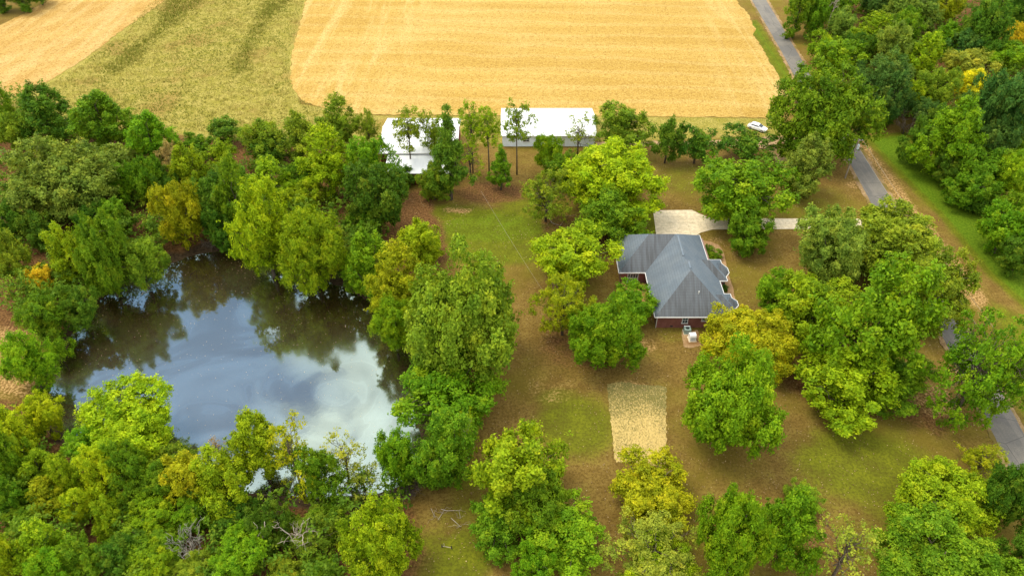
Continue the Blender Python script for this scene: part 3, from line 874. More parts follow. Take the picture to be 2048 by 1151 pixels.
for s in (-1, 1):
    sw_ = MB(); sw_.poly([(-1.35, s * .715, 1.08), (.75, s * .69, 1.06), (.2, s * .70, 1.34), (-1.25, s * .70, 1.34)]); rootpart(car, sw_, 'side_window', M['glass'])
    hl = MB(); hl.box((2.17, s * .58, .64), (.14, .30, .12)); rootpart(car, hl, 'headlight', M['clearlamp'])
    tl = MB(); tl.box((-2.17, s * .62, .74), (.12, .24, .14)); rootpart(car, tl, 'tail_light', M['redlamp'])
    mr_ = MB(); mr_.box((.62, s * .92, 1.04), (.12, .2, .13)); rootpart(car, mr_, 'mirror', M['carwhite'])
    for xx in (-1.4, 1.42):
        ty = MB(); ty.tube([(xx, s * .70, .33), (xx, s * .91, .33)], .33, 18); tyo = rootpart(car, ty, 'wheel', M['tyre'])
        rm_ = MB(); rm_.tube([(xx, s * .90, .33), (xx, s * .925, .33)], .20, 14); rim = rm_.build('rim', M['chrome'], None); rim.parent = tyo

# ------------------------------------------------------------------ power line
def pole(name, base, h, label, lean=(0, 0), arm=True, can=True, rz=0.0):
    r = empty(name, base, rz); tag(r, label, 'utility pole')
    p = MB(); p.tube([(0, 0, -.3), (lean[0] * .5, lean[1] * .5, h * .5), (lean[0], lean[1], h)], [.17, .145, .11], 10)
    rootpart(r, p, 'post', M['pole'])
    if can:
        c = MB(); c.cyl((lean[0] * .85 + .36, lean[1] * .85, h - 2.35), .29, .95, 14); c.cyl((lean[0] * .85 + .36, lean[1] * .85, h - 1.40), .22, .08, 14); c.cyl((lean[0] * .85 + .36, lean[1] * .85, h - 1.32), .05, .28, 8)
        c.box((lean[0] * .85 + .12, lean[1] * .85, h - 1.9), (.25, .10, .5))
        rootpart(r, c, 'transformer', M['steel'])
    if arm:
        a = MB(); a.bar((lean[0] - .9, lean[1], h - .35), (lean[0] + .9, lean[1], h - .35), .1, .12); rootpart(r, a, 'crossarm', M['pole'])
        for k in (-.8, 0.25, .8):
            i_ = MB(); i_.cyl((lean[0] + k, lean[1], h - .29), .05, .16, 8); rootpart(r, i_, 'insulator', M['steel'])
    return r
pb = P(1690, 356)
pole('utility_pole', pb, 9.4, 'wooden utility pole with grey transformer can beside the road', (.15, -.1))
def wire(a, b2, sag, name, label, rad=.022, n=24, group=None):
    a = Vector(a); b2 = Vector(b2); pts = []
    for i in range(n + 1):
        q = i / n; p = a.lerp(b2, q); p.z -= sag * 4 * q * (1 - q); pts.append(p)
    mb = MB(); mb.tube(pts, rad, 5)
    o = mb.build(name, M['wire']); tag(o, label, 'cable', group); return o
top = pb + Vector((.15, -.1, 9.2))
wire(top + Vector((.8, 0, 0)), Vector((72.6, 62.5, 8.4)), .9, 'power_line', 'thin overhead power cable above the road, the one nearer the right verge', .02)
wire(top + Vector((-.2, 0, -.9)), Vector((71.2, 62.5, 7.3)), .9, 'power_line', 'thin overhead power cable above the road, the one nearer the house lawn', .02)
wire(P(962, 382, 7.2), P(1085, 580, 4.6), .25, 'service_cable', 'thin pale service cable slanting across the green lawn between the trees', .013)
# small thing on the lower lawn
rk = empty('low_rail', P(895, 1096), R(-8)); tag(rk, 'broken low rail of pale bars between two dark stumps on the lower lawn', 'rail')
p_ = MB(); p_.tube([(-.72, .1, -.1), (-.70, .12, .55)], [.09, .07], 8); rootpart(rk, p_, 'post', M['darkwood'])
p_ = MB(); p_.tube([(.52, .05, -.1), (.50, .08, .62)], [.08, .055], 8); rootpart(rk, p_, 'post', M['darkwood'])
p_ = MB(); p_.bar((-.62, .1, .28), (.44, .03, .24), .06, .06); rootpart(rk, p_, 'rail', M['twig'])
p_ = MB(); p_.bar((-.42, .12, .30), (-.46, .16, .85), .05, .05); rootpart(rk, p_, 'upright', M['twig'])

# ------------------------------------------------------------------ trees
def unit(a): return a / (np.linalg.norm(a, axis=-1, keepdims=True) + 1e-9)

def leaves(cent, rad, axis, elong, n_each, size, g, up=.45, ccenter=None, shell=.45, per=9):
    """sprays -> leafy tufts -> leaf-sized rhombi; returns verts, faces, tint, turn"""
    K = len(cent); nt = max(4, n_each // per)
    d = unit(g.normal(size=(K, nt, 3)))
    # keep more of the outer / upper side of every spray
    outw = unit(cent - ccenter)[:, None, :] if ccenter is not None else np.zeros((K, 1, 3))
    fl = (d * (outw * .8 + np.array([0, 0, .55]))).sum(-1)
    flip = (fl < -.15) & (g.random((K, nt)) < .62)
    d = np.where(flip[..., None], -d, d)
    rr_ = (shell + (1 - shell) * g.random((K, nt, 1)) ** .6) * rad[:, None, None]
    rr_ *= 1 + .20 * g.normal(size=(K, nt, 1))
    p = d * rr_
    ax = axis[:, None, :]
    p = p + (p * ax).sum(-1, keepdims=True) * ax * (elong[:, None, None] - 1)
    t_ = (p * ax).sum(-1, keepdims=True) / (rad * elong)[:, None, None]
    al2 = (p * ax).sum(-1, keepdims=True) * ax
    p = al2 + (p - al2) * np.clip(1.05 - .45 * t_, .3, 1.4)
    p = p + cent[:, None, :]
    # every tuft: a little rosette of leaves facing roughly the same way
    tn = unit(d * .8 + outw * .3 + np.array([0, 0, up]) + .35 * g.normal(size=d.shape))
    q = p[:, :, None, :] + g.normal(size=(K, nt, per, 3)) * size * np.array([1.15, 1.15, .8])
    nrm = unit(tn[:, :, None, :] + .42 * g.normal(size=q.shape))
    p = q.reshape(-1, 3); nrm = nrm.reshape(-1, 3)
    M_ = len(p)
    s1 = unit(np.cross(nrm, g.normal(size=(M_, 3)))); s2 = np.cross(nrm, s1)
    L = size * (.65 + .7 * g.random((M_, 1))); Wd = L * .6
    v = np.stack([p - s1 * L, p + s2 * Wd - s1 * L * .1, p + s1 * L - nrm * L * .25, p - s2 * Wd - s1 * L * .1], 1).reshape(-1, 3)
    f = np.arange(M_ * 4).reshape(-1, 4)
    ct = g.random((K, 1, 1)); tt = g.random((K, nt, 1))
    tint = np.clip(.30 * ct + .45 * tt + .25 * g.random((K, nt, per)), 0, 1).ravel()
    turn = np.clip((ct > .86) * tt * .8 + (tt > .95) * .8 + np.zeros((1, 1, per)), 0, 1).ravel()
    return v, f, tint, turn

def limb(mb, a, b2, r0, r1, g, n=5, wig=.08, seg=6):
    a = np.array(a); b2 = np.array(b2); L = np.linalg.norm(b2 - a)
    pts = []
    for i in range(n + 1):
        q = i / n
        p = a + (b2 - a) * q + (g.normal(size=3) * wig * L * math.sin(math.pi * q) if 0 < i < n else 0)
        p[2] += .10 * L * math.sin(math.pi * q)
        pts.append(tuple(p))
    mb.tube(pts, [r0 + (r1 - r0) * i / n for i in range(n + 1)], seg)
    return pts

KINDS = {
    # r, b: crown half-width and half-height; k: clear trunk in b; n sprays; spray radius; elong; leaves per spray; leaf half-length
    'oak':    dict(r=9.0, b=7.6, k=.08, n=150, sr=(.13, .22), el=(1.0, 1.35), nl=432, lf=0.220, prof='dome', lum=.16),
    'broad':  dict(r=6.0, b=5.8, k=.08, n=80, sr=(.16, .27), el=(1.0, 1.5), nl=388, lf=0.195, prof='dome', lum=.20),
    'maple':  dict(r=5.0, b=6.6, k=.05, n=85, sr=(.15, .25), el=(1.3, 2.1), nl=331, lf=0.186, prof='egg', lum=.18),
    'tall':   dict(r=3.6, b=6.6, k=.06, n=60, sr=(.18, .30), el=(1.4, 2.2), nl=302, lf=0.179, prof='egg', lum=.2),
    'small':  dict(r=2.8, b=2.7, k=.30, n=34, sr=(.20, .32), el=(1.0, 1.6), nl=244, lf=0.155, prof='dome', lum=.2),
    'sparse': dict(r=3.8, b=4.6, k=.45, n=48, sr=(.13, .24), el=(1.2, 2.0), nl=60, lf=0.139, prof='egg', lum=.25),
    'wispy':  dict(r=6.0, b=5.4, k=.30, n=90, sr=(.12, .20), el=(1.0, 1.8), nl=180, lf=0.155, prof='dome', lum=.2),
    'lolly':  dict(r=3.2, b=3.8, k=1.6, n=44, sr=(.17, .28), el=(1.2, 1.8), nl=106, lf=0.155, prof='egg', lum=.25),
    'cedar':  dict(r=3.2, b=6.4, k=.05, n=75, sr=(.16, .26), el=(1.0, 1.5), nl=302, lf=0.139, prof='cone', lum=.12),
    'shrub':  dict(r=2.0, b=1.6, k=.02, n=24, sr=(.24, .36), el=(1.0, 1.4), nl=216, lf=0.122, prof='dome', lum=.2),
}
NVAR = {'oak': 3, 'broad': 3, 'maple': 3, 'tall': 2, 'small': 2, 'sparse': 2, 'wispy': 2, 'lolly': 2, 'cedar': 1, 'shrub': 2}
PROTO = {}
def make_proto(kind, var):
    K = KINDS[kind]; g = np.random.default_rng(sum(map(ord, kind)) * 10 + var)
    r, bb, kk = K['r'], K['b'], K['k']
    zc = (1 + kk) * bb
    n = K['n']
    i = np.arange(n) + .5
    ph = np.arccos(1 - 2 * i / n); th = math.pi * (1 + 5 ** .5) * i + g.uniform(0, 6)
    d = np.stack([np.cos(th) * np.sin(ph), np.sin(th) * np.sin(ph), np.cos(ph)], 1)
    d = unit(d + .28 * g.normal(size=d.shape))
    # lobed outline
    lob = np.zeros(n)
    for q in range(6):
        a = unit(g.normal(size=3)); lob += np.cos(3.2 * np.arccos(np.clip(d @ a, -1, 1)) + g.uniform(0, 6))
    rad_f = .78 + K['lum'] * lob / 1.9 + .10 * g.normal(size=n)
    inner = g.random(n) < .22
    rad_f = np.where(inner, rad_f * g.uniform(.35, .7, n), rad_f)
    rad_f = np.clip(rad_f, .2, 1.08)
    z = d[:, 2] * rad_f
    if K['prof'] == 'dome':
        sxy = 1.0
    elif K['prof'] == 'egg':
        sxy = np.interp(z, [-1, -.45, .1, .6, 1], [1.1, 1.12, 1.0, .80, .75])
    else:
        sxy = np.interp(z, [-1, -.6, 0, .6, 1], [1.3, 1.25, .85, .5, .35])
    cent = np.stack([d[:, 0] * rad_f * sxy * r, d[:, 1] * rad_f * sxy * r, z * bb + zc], 1)
    sr = g.uniform(*K['sr'], n) * r * np.where(inner, 1.2, 1)
    ax = unit(unit(cent - np.array([0, 0, zc - .35 * bb])) + np.array([0, 0, .55]) + .25 * g.normal(size=(n, 3)))
    el = g.uniform(*K['el'], n)
    v, f, tint, turn = leaves(cent, sr, ax, el, K['nl'], K['lf'], g, ccenter=np.array([0, 0, zc - .2 * bb]))
    me = np_mesh('crown', v, f, M['leaf'], dict(tint=tint, turn=turn), False, 'FACE')
    # trunk and limbs
    mb = MB(); tr = .052 * (r * .6 + bb * .5) * (.75 if kind in ('sparse', 'lolly', 'wispy') else 1)
    if kind == 'shrub': tr = .06
    lean = g.normal(size=2) * .05 * bb
    fork = zc - .55 * bb
    pts = [(0, 0, -.4), (lean[0] * .3, lean[1] * .3, fork * .5), (lean[0], lean[1], fork), (lean[0] * 1.3, lean[1] * 1.3, zc + .1 * bb), (lean[0] * 1.2, lean[1] * 1.2, zc + .62 * bb)]
    mb.tube(pts, [tr * 1.35, tr * .95, tr * .85, tr * .5, tr * .12], 8)
    order = g.permutation(n)[:{'oak': 26, 'broad': 18, 'sparse': 30, 'wispy': 44, 'lolly': 24}.get(kind, 12)]
    for j, o in enumerate(order):
        q = g.uniform(.45, 1.0)
        s = np.array(pts[2]) * (1 - q) + np.array(pts[3]) * q if j % 2 else np.array(pts[2]) + np.array([0, 0, -.15 * bb * g.random()])
        lp = limb(mb, s, cent[o], tr * g.uniform(.32, .5), tr * .07, g, 5, .07, 5)
        if kind in ('sparse', 'wispy', 'lolly', 'oak'):
            for _ in range(3 if kind != 'oak' else 1):
                w_ = lp[g.integers(2, 5)]; e = np.array(w_) + unit(unit(np.array(w_) - np.array([0, 0, zc - .4 * bb])) + .7 * g.normal(size=3)) * r * g.uniform(.18, .34)
                limb(mb, w_, e, tr * .14, tr * .04, g, 3, .06, 4)
    tm = mb.mesh('trunk'); tm.materials.append(M['bark'])
    tm.polygons.foreach_set('use_smooth', [True] * len(tm.polygons))
    tp = tm.copy(); tp.materials.clear(); tp.materials.append(M['palebark'])
    return dict(crown=me, trunk=tm, paletrunk=tp, H=(2 + kk) * bb, r=r, b=bb, k=kk)
for kind, nv in NVAR.items():
    PROTO[kind] = [make_proto(kind, q) for q in range(nv)]

COL = dict(BY=(.280, .370, .007), YG=(.215, .315, .007), BG=(.150, .280, .007), G=(.125, .230, .008), DG=(.086, .175, .011),
           GG=(.178, .255, .028), OL=(.185, .260, .014), YE=(.60, .55, .012), OR=(.54, .40, .014), RD=(.42, .30, .10),
           TE=(.080, .172, .026), LO=(.30, .33, .030), GO=(.305, .335, .008))
NAME = dict(oak='broad_tree', broad='broad_tree', maple='leafy_tree', tall='tall_tree', small='small_tree', sparse='thin_leaved_tree',
            wispy='thin_leaved_tree', lolly='slender_tree', cedar='evergreen_tree', shrub='shrub')

def solve(x0, x1, y0, y1, k):
    """ground point, half-width and half-height of the crown that fills this box of the photo"""
    xc, yc, w, h = (x0 + x1) / 2, (y0 + y1) / 2, x1 - x0, y1 - y0
    zc = 5.0
    for _ in range(25):
        c = P(xc, yc, zc); v = Vector((0, 0, CAM_H)) - c
        dist = v.length; dep = math.asin(v.z / dist)
        ax_d = (c.y * math.cos(PITCH) + (CAM_H - c.z) * math.sin(PITCH))
        # size on the ground of one pixel across and down at that depth
        r = w / 2 * ax_d / FPX
        off = math.atan((yc - 575.5) / FPX)
        hh = h / 2 * ax_d / FPX * math.cos(off) ** 1
        q = max((hh ** 2 - (r * math.sin(dep)) ** 2), (.55 * r * math.cos(dep)) ** 2)
        bq = min(max(math.sqrt(q) / math.cos(dep), .60 * r), 2.6 * r)
        zc = (1 + k) * bq
    return P(xc, yc, zc), r, bq

tree_rng = random.Random(21)
def tree(kind, col, x0, x1, y0, y1, label, group=None, k=None, pale=False, dx=0.0, cat=None):
    kk = KINDS[kind]['k'] if k is None else k
    tree_rng = random.Random('%s %d %d' % (kind, x0, y0))
    c, r, bq = solve(x0, x1, y0, y1, kk)
    pr = tree_rng.choice(PROTO[kind])
    rz = tree_rng.uniform(0, 6.283)
    root = empty(NAME[kind], (c.x + dx, c.y, 0), rz)
    tag(root, label, cat or ('shrub' if kind == 'shrub' else 'tree'), group)
    s = r / pr['r'] * .91; sz = .93 * ((2 + kk) * bq) / ((2 + pr['k']) * pr['b'])
    if k is not None: sz = bq / pr['b']
    cr = bpy.data.objects.new('crown', pr['crown']); link(cr, root)
    base = COL[col]; j = tree_rng.uniform(.90, 1.12); hj = tree_rng.uniform(-.10, .10)
    cr.color = (base[0] * j * (1 + hj), base[1] * j, base[2] * j, 1)
    cr.scale = (s, s, sz)
    if k is not None:
        cr.location = (0, 0, (1 + kk) * bq - (1 + pr['k']) * pr['b'] * sz)
    tk = bpy.data.objects.new('trunk', pr['paletrunk' if pale else 'trunk']); link(tk, root)
    tk.scale = (s, s, sz if k is None else sz * (2 + kk) / (2 + pr['k']))
    return root

# kind, colour, crown box in the photo, label
WL, WR, WN = 'trees of the wood beyond the pond', 'trees of the wood right of the road', 'trees of the wood in the near left corner'
YD, PD, SH_ = 'trees on the lawns round the house', 'trees on the banks of the pond', 'trees in front of the white sheds'
T = [
# --- far left corner and the wood beyond the pond
('broad','DG',150,220,400,470,'dark shaded tree under the two bright green trees of the far wood',WL),
('broad','DG',40,110,420,500,'dark tree behind the yellow-green one of the left bank',WL),
('broad','G',570,640,318,392,'mid green tree below the tall olive one at the top of the far wood',WL),
('broad','DG',300,362,330,412,'dark green tree between the mid green and the yellow-green ones of the far wood',WL),
('broad','G',690,770,400,480,'green tree between the broad shore tree and the dark one below the barn',WL),
('tall','DG',-25,22,-45,22,'dark tree at the very top left corner beyond the pale stubble',WL),
('tall','DG',12,58,-50,24,'dark tree in the top left corner, right of its darker twin',WL),
('small','DG',50,100,-40,6,'low dark tree cut by the top frame edge, left end of the pale stubble',WL),
('broad','G',-30,28,172,268,'mid green tree at the left frame edge just below the pale stubble',WL),
('maple','DG',38,138,162,288,'darkest large tree at the edge of the pale stubble on the left',WL),
('broad','OL',-15,55,216,300,'olive green tree below the dark tree, near the left frame edge',WL),
('maple','G',138,258,172,298,'mid green tree with several pointed leaders against the grassy meadow',WL),
('maple','BG',250,345,214,330,'bright green cone-shaped tree, rightmost of the wood against the meadow',WL),
('small','DG',411,482,229,282,'small dark tree standing alone at the foot of the meadow',WL),
('oak','GG',10,235,260,440,'very large grey-green rounded tree in the left part of the far wood',WL),
('broad','GG',210,278,282,350,'grey-green tree tucked behind the bright green trees of the far wood',WL),
('broad','BG',138,218,303,398,'bright green tree in front of the very large grey-green crown',WL),
('maple','BG',213,288,318,408,'bright green tree right of another bright one, before the grey-green trees',WL),
('broad','G',260,330,304,412,'mid green tree below the cone-shaped bright tree of the far wood',WL),
('small','RD',316,358,276,342,'small tree turning pinkish orange in the gap of the far wood',WL),
('broad','G',362,424,262,318,'mid green tree below the lone small dark tree, near the meadow',WL),
('maple','YG',332,414,286,398,'yellow-green tree right of the small pinkish tree in the far wood',WL),
('small','YG',411,472,276,334,'round yellow-green tree directly below the lone small dark tree',WL),
('maple','G',426,514,318,412,'mid green tree in the middle of the wood, below a round yellow-green one',WL),
('broad','OL',481,570,238,326,'olive yellow tree at the top edge of the wood, by the meadow',WL),
('broad','DG',506,578,264,330,'dark tree wedged between two olive trees at the top of the wood',WL),
('tall','OL',562,640,212,336,'tall olive tree at the top of the wood, left of the brownish one',WL),
('maple','OL',636,714,194,300,'brownish olive tree against the golden stubble field',WL),
('maple','YG',490,580,318,418,'yellow-green tree in the wood below the dark wedged tree',WL),
('maple','BY',598,706,258,396,'brightest yellow-green tall tree of the wood, left of the barn',WL),
('maple','BG',690,790,256,400,'bright green tree touching the left side of the barn',WL),
('broad','DG',688,812,312,470,'dark green tree with a reddish bare patch, below the barn',WL),
('shrub','DG',786,834,326,372,'dark shrub at the foot of the barn lean-to',WL),
('broad','DG',-20,50,388,486,'dark tree at the left frame edge in the middle of the far wood',WL),
('broad','GG',32,118,366,446,'grey-green tree under the very large rounded one, by the left edge',WL),
('maple','YG',92,172,440,572,'yellow-green tree beside the orange one on the left bank',PD),
('oak','G',143,256,420,598,'large mid green tree leaning over the left end of the pond',PD),
('maple','G',196,262,386,476,'mid green tree behind the large bank tree at the pond left end',WL),
('broad','OL',228,324,460,580,'olive tree with brownish top hanging over the far left pond shore',PD),
('broad','GO',306,400,352,498,'golden-tinged tree above the far bank of the pond',PD),
('broad','DG',380,492,338,474,'dark green group behind the muddy far bank of the pond',PD),
('maple','G',424,506,312,482,'tall mid green tree left of the bright ragged one at the far bank',PD),  # added so its reflection covers a patch of sky in the water
('maple','DG',404,470,400,498,'dark tree right above the muddy far bank, lowest there',PD),
('maple','BY',466,578,344,556,'bright yellow-green ragged tree at the far bank of the pond',PD),
('oak','YG',545,694,396,578,'broad yellow-green tree hanging over the far right shore',PD),
('broad','YG',560,640,360,440,'yellow-green crown behind the broad shore tree',WL),
('broad','GG',500,560,440,540,'small grey-green tree under the ragged yellow one, at the water',PD),
('maple','OL',-28,48,434,566,'olive tree leaning at the left edge, beside the orange tree',PD),
('maple','OR',50,112,522,600,'orange autumn tree on the left bank of the pond',PD),
('broad','G',38,138,578,686,'mid green bushy tree below the orange one on the left bank',PD),
('broad','DG',118,196,560,660,'dark green tree at the left corner of the water',PD),
('broad','BG',4,106,656,784,'bright green bushy tree standing alone at the left frame edge',PD),
('shrub','BG',88,142,668,726,'bright green shrub on the slope at the left corner of the pond',PD),
('maple','BG',684,784,458,594,'pale bright green tree on the right far shore of the pond',PD),
('shrub','G',690,745,540,585,'shrub at the waterline under the pale bright green tree',PD),
('maple','BY',786,886,430,540,'yellow-green tree at the left edge of the green lawn',PD),
('maple','GO',736,852,492,640,'golden autumn tree on the right bank, left of the biggest round tree',PD),
('broad','YG',742,834,590,704,'yellow-green tree low over the water on the right bank',PD),
('oak','OL',796,1052,486,770,'biggest round olive tree, on the lawn right of the pond',PD),
('broad','BG',788,1000,714,844,'bright green spreading tree below the biggest round tree',PD),
# --- sheds
('lolly','OL',775,852,205,292,'slender leaning tree with open crown in front of the barn',SH_),
('wispy','OL',832,904,215,324,'thin pale-stemmed tree in front of the right half of the barn',SH_),
('cedar','DG',850,942,214,402,'dark conical evergreen in front of the right end of the barn',SH_),
('lolly','YG',912,972,194,285,'tall slender twin-stemmed tree between barn and shed, the left stem',SH_),
('lolly','YG',945,1008,204,292,'tall slender tree between barn and shed, the right stem',SH_),
('sparse','YG',905,975,270,345,'low open-crowned tree at the foot of the slender ones between the sheds',SH_),
('lolly','OL',1003,1066,192,286,'tall slender tree before the left end of the pale blue shed',SH_),
('cedar','G',976,1026,288,380,'narrow dark green bush-like tree between the slender trunks',SH_),
('broad','YG',1066,1124,262,345,'yellow-green tree hiding the middle of the pale blue shed wall',SH_),
('sparse','OL',1122,1194,222,300,'thin half-bare tree before the right end of the long shed',SH_),
('maple','OL',1190,1298,196,306,'rounded olive tree at the right end of the long shed',SH_),
('wispy','OL',712,760,212,292,'thin grey-olive tree left of the barn roof',SH_),
('broad','OL',832,902,326,402,'low olive tree at the right foot of the barn',SH_),
('broad','G',1090,1160,300,372,'small green tree below the right end of the long shed',SH_),
('wispy','OL',1036,1150,330,440,'thin leaning olive tree above the green lawn',SH_),
# --- lawns round the house
('small','DG',1304,1370,228,318,'small dark tree with slim trunk by the dirt track, the left of two',YD),
('small','DG',1358,1432,246,322,'small dark tree by the dirt track, the right of two touching crowns',YD),
('small','DG',1444,1544,250,318,'small dark tree in front of the white car',YD),
('oak','G',1554,1752,122,326,'big dense mid green tree that covers the bend of the road',YD),
('broad','BG',1628,1724,72,150,'knobbly light green tree right behind the big road tree',WR),
('maple','GG',1566,1662,266,394,'grey-green tree below the big road tree, left of the utility pole',YD),
('broad','G',1562,1618,330,392,'darker green low tree at the left of the grey-green one',YD),
('broad','BG',1382,1572,304,458,'wide bright mid green tree over the concrete driveway',YD),
('broad','G',1452,1546,410,506,'lower darker half-hidden tree at the driveway edge, close to the house front',YD),
('oak','BY',1122,1334,268,436,'big bright yellow-green rounded tree left of the driveway pad',YD),
('maple','G',1158,1288,372,494,'darker green tree under the big bright rounded crown, behind the house',YD),  # lower half of the bright tree, its shade put into the leaf colour
('broad','BY',1060,1230,446,586,'bright yellow-green spreading tree left of the house',YD),
('wispy','GO',1062,1194,538,672,'golden open-crowned tree with dark bare trunk left of the house',YD),
('oak','BG',1134,1290,580,742,'large deep green tree at the near left corner of the house',YD),
('broad','BG',1214,1312,560,652,'green tree reaching over the deck and the left eave of the house',YD),
('oak','GG',1588,1750,402,574,'large grey-olive tree at the right end of the driveway',YD),
('oak','OL',1664,1890,396,556,'large olive tree hanging over the road, right of the driveway end',YD),
('broad','OL',1800,1950,488,660,'olive tree between the road and the verge on the right',YD),
('maple','BG',1660,1872,496,792,'large bright green feathery tree right of the house lawn',YD),
('broad','YG',1540,1714,540,690,'yellow-green open tree right of the house, before the grey-olive one',YD),
('broad','BG',1506,1606,534,630,'green tree directly right of the front path',YD),
('maple','YG',1602,1790,676,846,'yellow-green tree with drooping lower boughs on the right lawn',YD),
('broad','G',1700,1862,690,815,'shaded green tree under the large feathery one',YD),
('oak','GO',1408,1598,606,738,'golden yellow-green tree at the near right corner of the house',YD),
('oak','BG',1364,1576,676,912,'large bright green tree in the middle of the right lawn',YD),
('wispy','BG',1868,2066,606,850,'soft light green tree over the road at the right frame edge',YD),
('wispy','G',1930,2090,660,830,'green tree cut by the right frame edge beside the road',YD),
# --- bottom
('maple','YG',935,1130,836,1050,'tall pyramid-shaped yellow-green tree in the lower middle',YD),
('broad','G',928,1060,985,1115,'green tree at the left foot of the pyramid-shaped one',YD),
('broad','G',1000,1134,930,1080,'green tree at the right foot of the pyramid-shaped one',YD),
('broad','BG',1040,1222,994,1150,'bright green tree at the bottom edge, right of the pyramid tree',YD),
('broad','BG',1028,1110,1080,1180,'bright green tree cut by the bottom edge, left of its neighbour',YD),
('broad','GO',1212,1388,922,1030,'golden green rounded tree just below the straw patch',YD),
('wispy','LO',1206,1414,1010,1190,'large thin olive tree with pale bare branches at the bottom edge',YD),
('broad','YG',1250,1390,1060,1200,'yellow-olive crown behind the pale branches at the bottom edge',YD),
('oak','BG',1396,1548,956,1175,'big bright green tree at the bottom edge, right of the thin olive one',YD),
('maple','BG',1516,1644,970,1150,'bright green tree at the bottom, left of the orange thin one',YD),
('broad','OL',1570,1648,964,1024,'olive crown peeping behind the bright green bottom tree',YD),
('sparse','LO',1626,1772,1004,1175,'thin tan-orange tree with pale bare branches at the bottom edge',YD),
('oak','YG',1788,2004,922,1080,'large yellow-green dense tree in the lower right corner',YD),
('oak','G',1756,2024,1046,1200,'large green tree at the bottom edge of the lower right corner',YD),
('wispy','GO',1918,2012,880,956,'thin golden tree beside the road in the lower right',YD),
('oak','DG',1980,2090,896,1070,'dark green tree at the right frame edge in the lower right corner',YD),
('broad','DG',2008,2100,1040,1180,'darkest tree in the very corner at lower right',YD),
# --- near bank
('oak','BY',153,357,774,906,'large pale yellow-green rounded tree on the near left shore',PD),
('broad','BG',126,214,846,930,'bright green tree below the pale rounded one, at the near shore',PD),
('maple','BY',-36,64,796,950,'bright yellow-green tree at the left edge below the pond',WN),
('broad','BY',38,128,780,880,'yellow-green tree at the near left corner of the water',WN),
('broad','G',-24,54,848,980,'mid green tree at the left edge, under the yellow-green one',WN),
('maple','YG',32,118,884,980,'yellow-green tree with orange tips below the pond corner',WN),
('maple','YG',104,164,900,1000,'yellow-green tree right of the orange-tipped one in the near wood',WN),
('maple','BY',158,238,880,1014,'pointed yellow-green tree below the pale rounded shore tree',WN),
('broad','G',208,294,876,996,'mid green tree right of the pointed yellow-green one',WN),
('oak','OL',276,390,884,980,'darker olive tree on the near shore right of the pale rounded tree',PD),
('broad','G',282,376,910,1010,'green tree below the darker olive tree of the near shore',WN),
('maple','GO',316,420,890,1016,'golden-tipped tree at the near shore, left of the leader group',PD),
('maple','YG',384,500,884,1030,'yellow-green ragged tree with tall leaders on the near shore',PD),
('sparse','RD',414,452,860,930,'reddish sapling poking above the yellow-green ragged tree',PD),
('maple','YG',456,574,814,965,'tall yellow-green tree with pointed tops against the water',PD),
('sparse','GO',522,642,812,985,'thin golden tree standing before the bright water reflection',PD),
('maple','G',586,680,878,1012,'green tree right of the thin golden one on the near shore',PD),
('sparse','LO',634,738,850,966,'thin pale tree before the water, middle of the near shore',PD),
('sparse','LO',676,774,916,992,'nearly bare pinkish shrub tree at the near waterline',PD),
('maple','BG',746,836,844,980,'bright green oval tree standing in front of the water',PD),
('maple','G',826,956,816,985,'green spreading tree at the right near corner of the pond',PD),
('shrub','DG',838,905,920,985,'low dark shrub under the green tree at the pond corner',PD),
('oak','YG',676,834,982,1175,'large dense yellow-green tree at the bottom, left of the lower lawn',WN),
('broad','G',620,700,1000,1080,'green tree tucked behind the dense one at the near shore',WN),
('maple','G',-30,44,932,1040,'green tree at the left edge in the near wood',WN),
('maple','GO',56,134,950,1030,'golden-green tree in the near wood, left part',WN),
('maple','BY',120,190,964,1056,'bright yellow-green pointed tree in the near wood, left part',WN),
('maple','YG',182,248,986,1082,'yellow-green tree below the pointed one under the pale shore tree',WN),
('broad','G',224,304,942,1030,'mid green tree in the middle of the near wood',WN),
('broad','YG',258,354,982,1076,'rounded yellow-green tree in the middle of the near wood',WN),
('broad','BG',334,418,992,1072,'bright green tree left of the bare grey bush in the near wood',WN),
('broad','DG',426,520,988,1080,'dark green tree shaded behind the yellow-green ragged one',WN),
('broad','G',4,84,1006,1076,'small green tree near the left edge of the near wood',WN),
('maple','YG',26,130,1036,1160,'large yellow-green tree in the lower left of the near wood',WN),
('maple','G',118,204,1060,1170,'green tree cut by the bottom edge in the near wood, left part',WN),
('broad','BG',62,154,1082,1190,'bright green tree on the bottom edge near the left corner',WN),
('broad','YG',-40,40,1050,1180,'yellow-green tree in the very corner at lower left',WN),
('broad','DG',190,272,1066,1160,'dark tree in a gap at the bottom of the near wood',WN),
('broad','G',222,354,1046,1140,'mid green wide tree near the bottom of the near wood',WN),
('broad','YG',262,352,1080,1175,'yellow-green tree on the bottom edge, middle of the near wood',WN),
('oak','OL',336,436,1092,1180,'olive tree on the bottom edge below the bare grey bush',WN),
('oak','BG',412,540,1046,1175,'bright yellow-tipped green tree on the bottom edge, right of the bare grey bush',WN),
('broad','OL',522,610,1108,1190,'olive tree on the bottom edge below the white dead tree',WN),
('broad','G',600,692,1108,1190,'green tree on the bottom edge left of the dense yellow-green one',WN),
('broad','DG',494,580,996,1108,'dark green tree in the shaded gap left of the white dead tree',WN),
('wispy','OL',566,690,1014,1118,'thin brown-olive undergrowth tree round the white dead tree',WN),
# --- right wood
('maple','TE',1752,1816,140,258,'shaded blue-green tree between the big road tree and the fallen branches',WR),
('broad','DG',1868,1946,300,376,'dark tree at the foot of the front bright green one',WR),
('broad','DG',1740,1792,196,256,'small dark tree at the wood edge just right of the big road tree',WR),
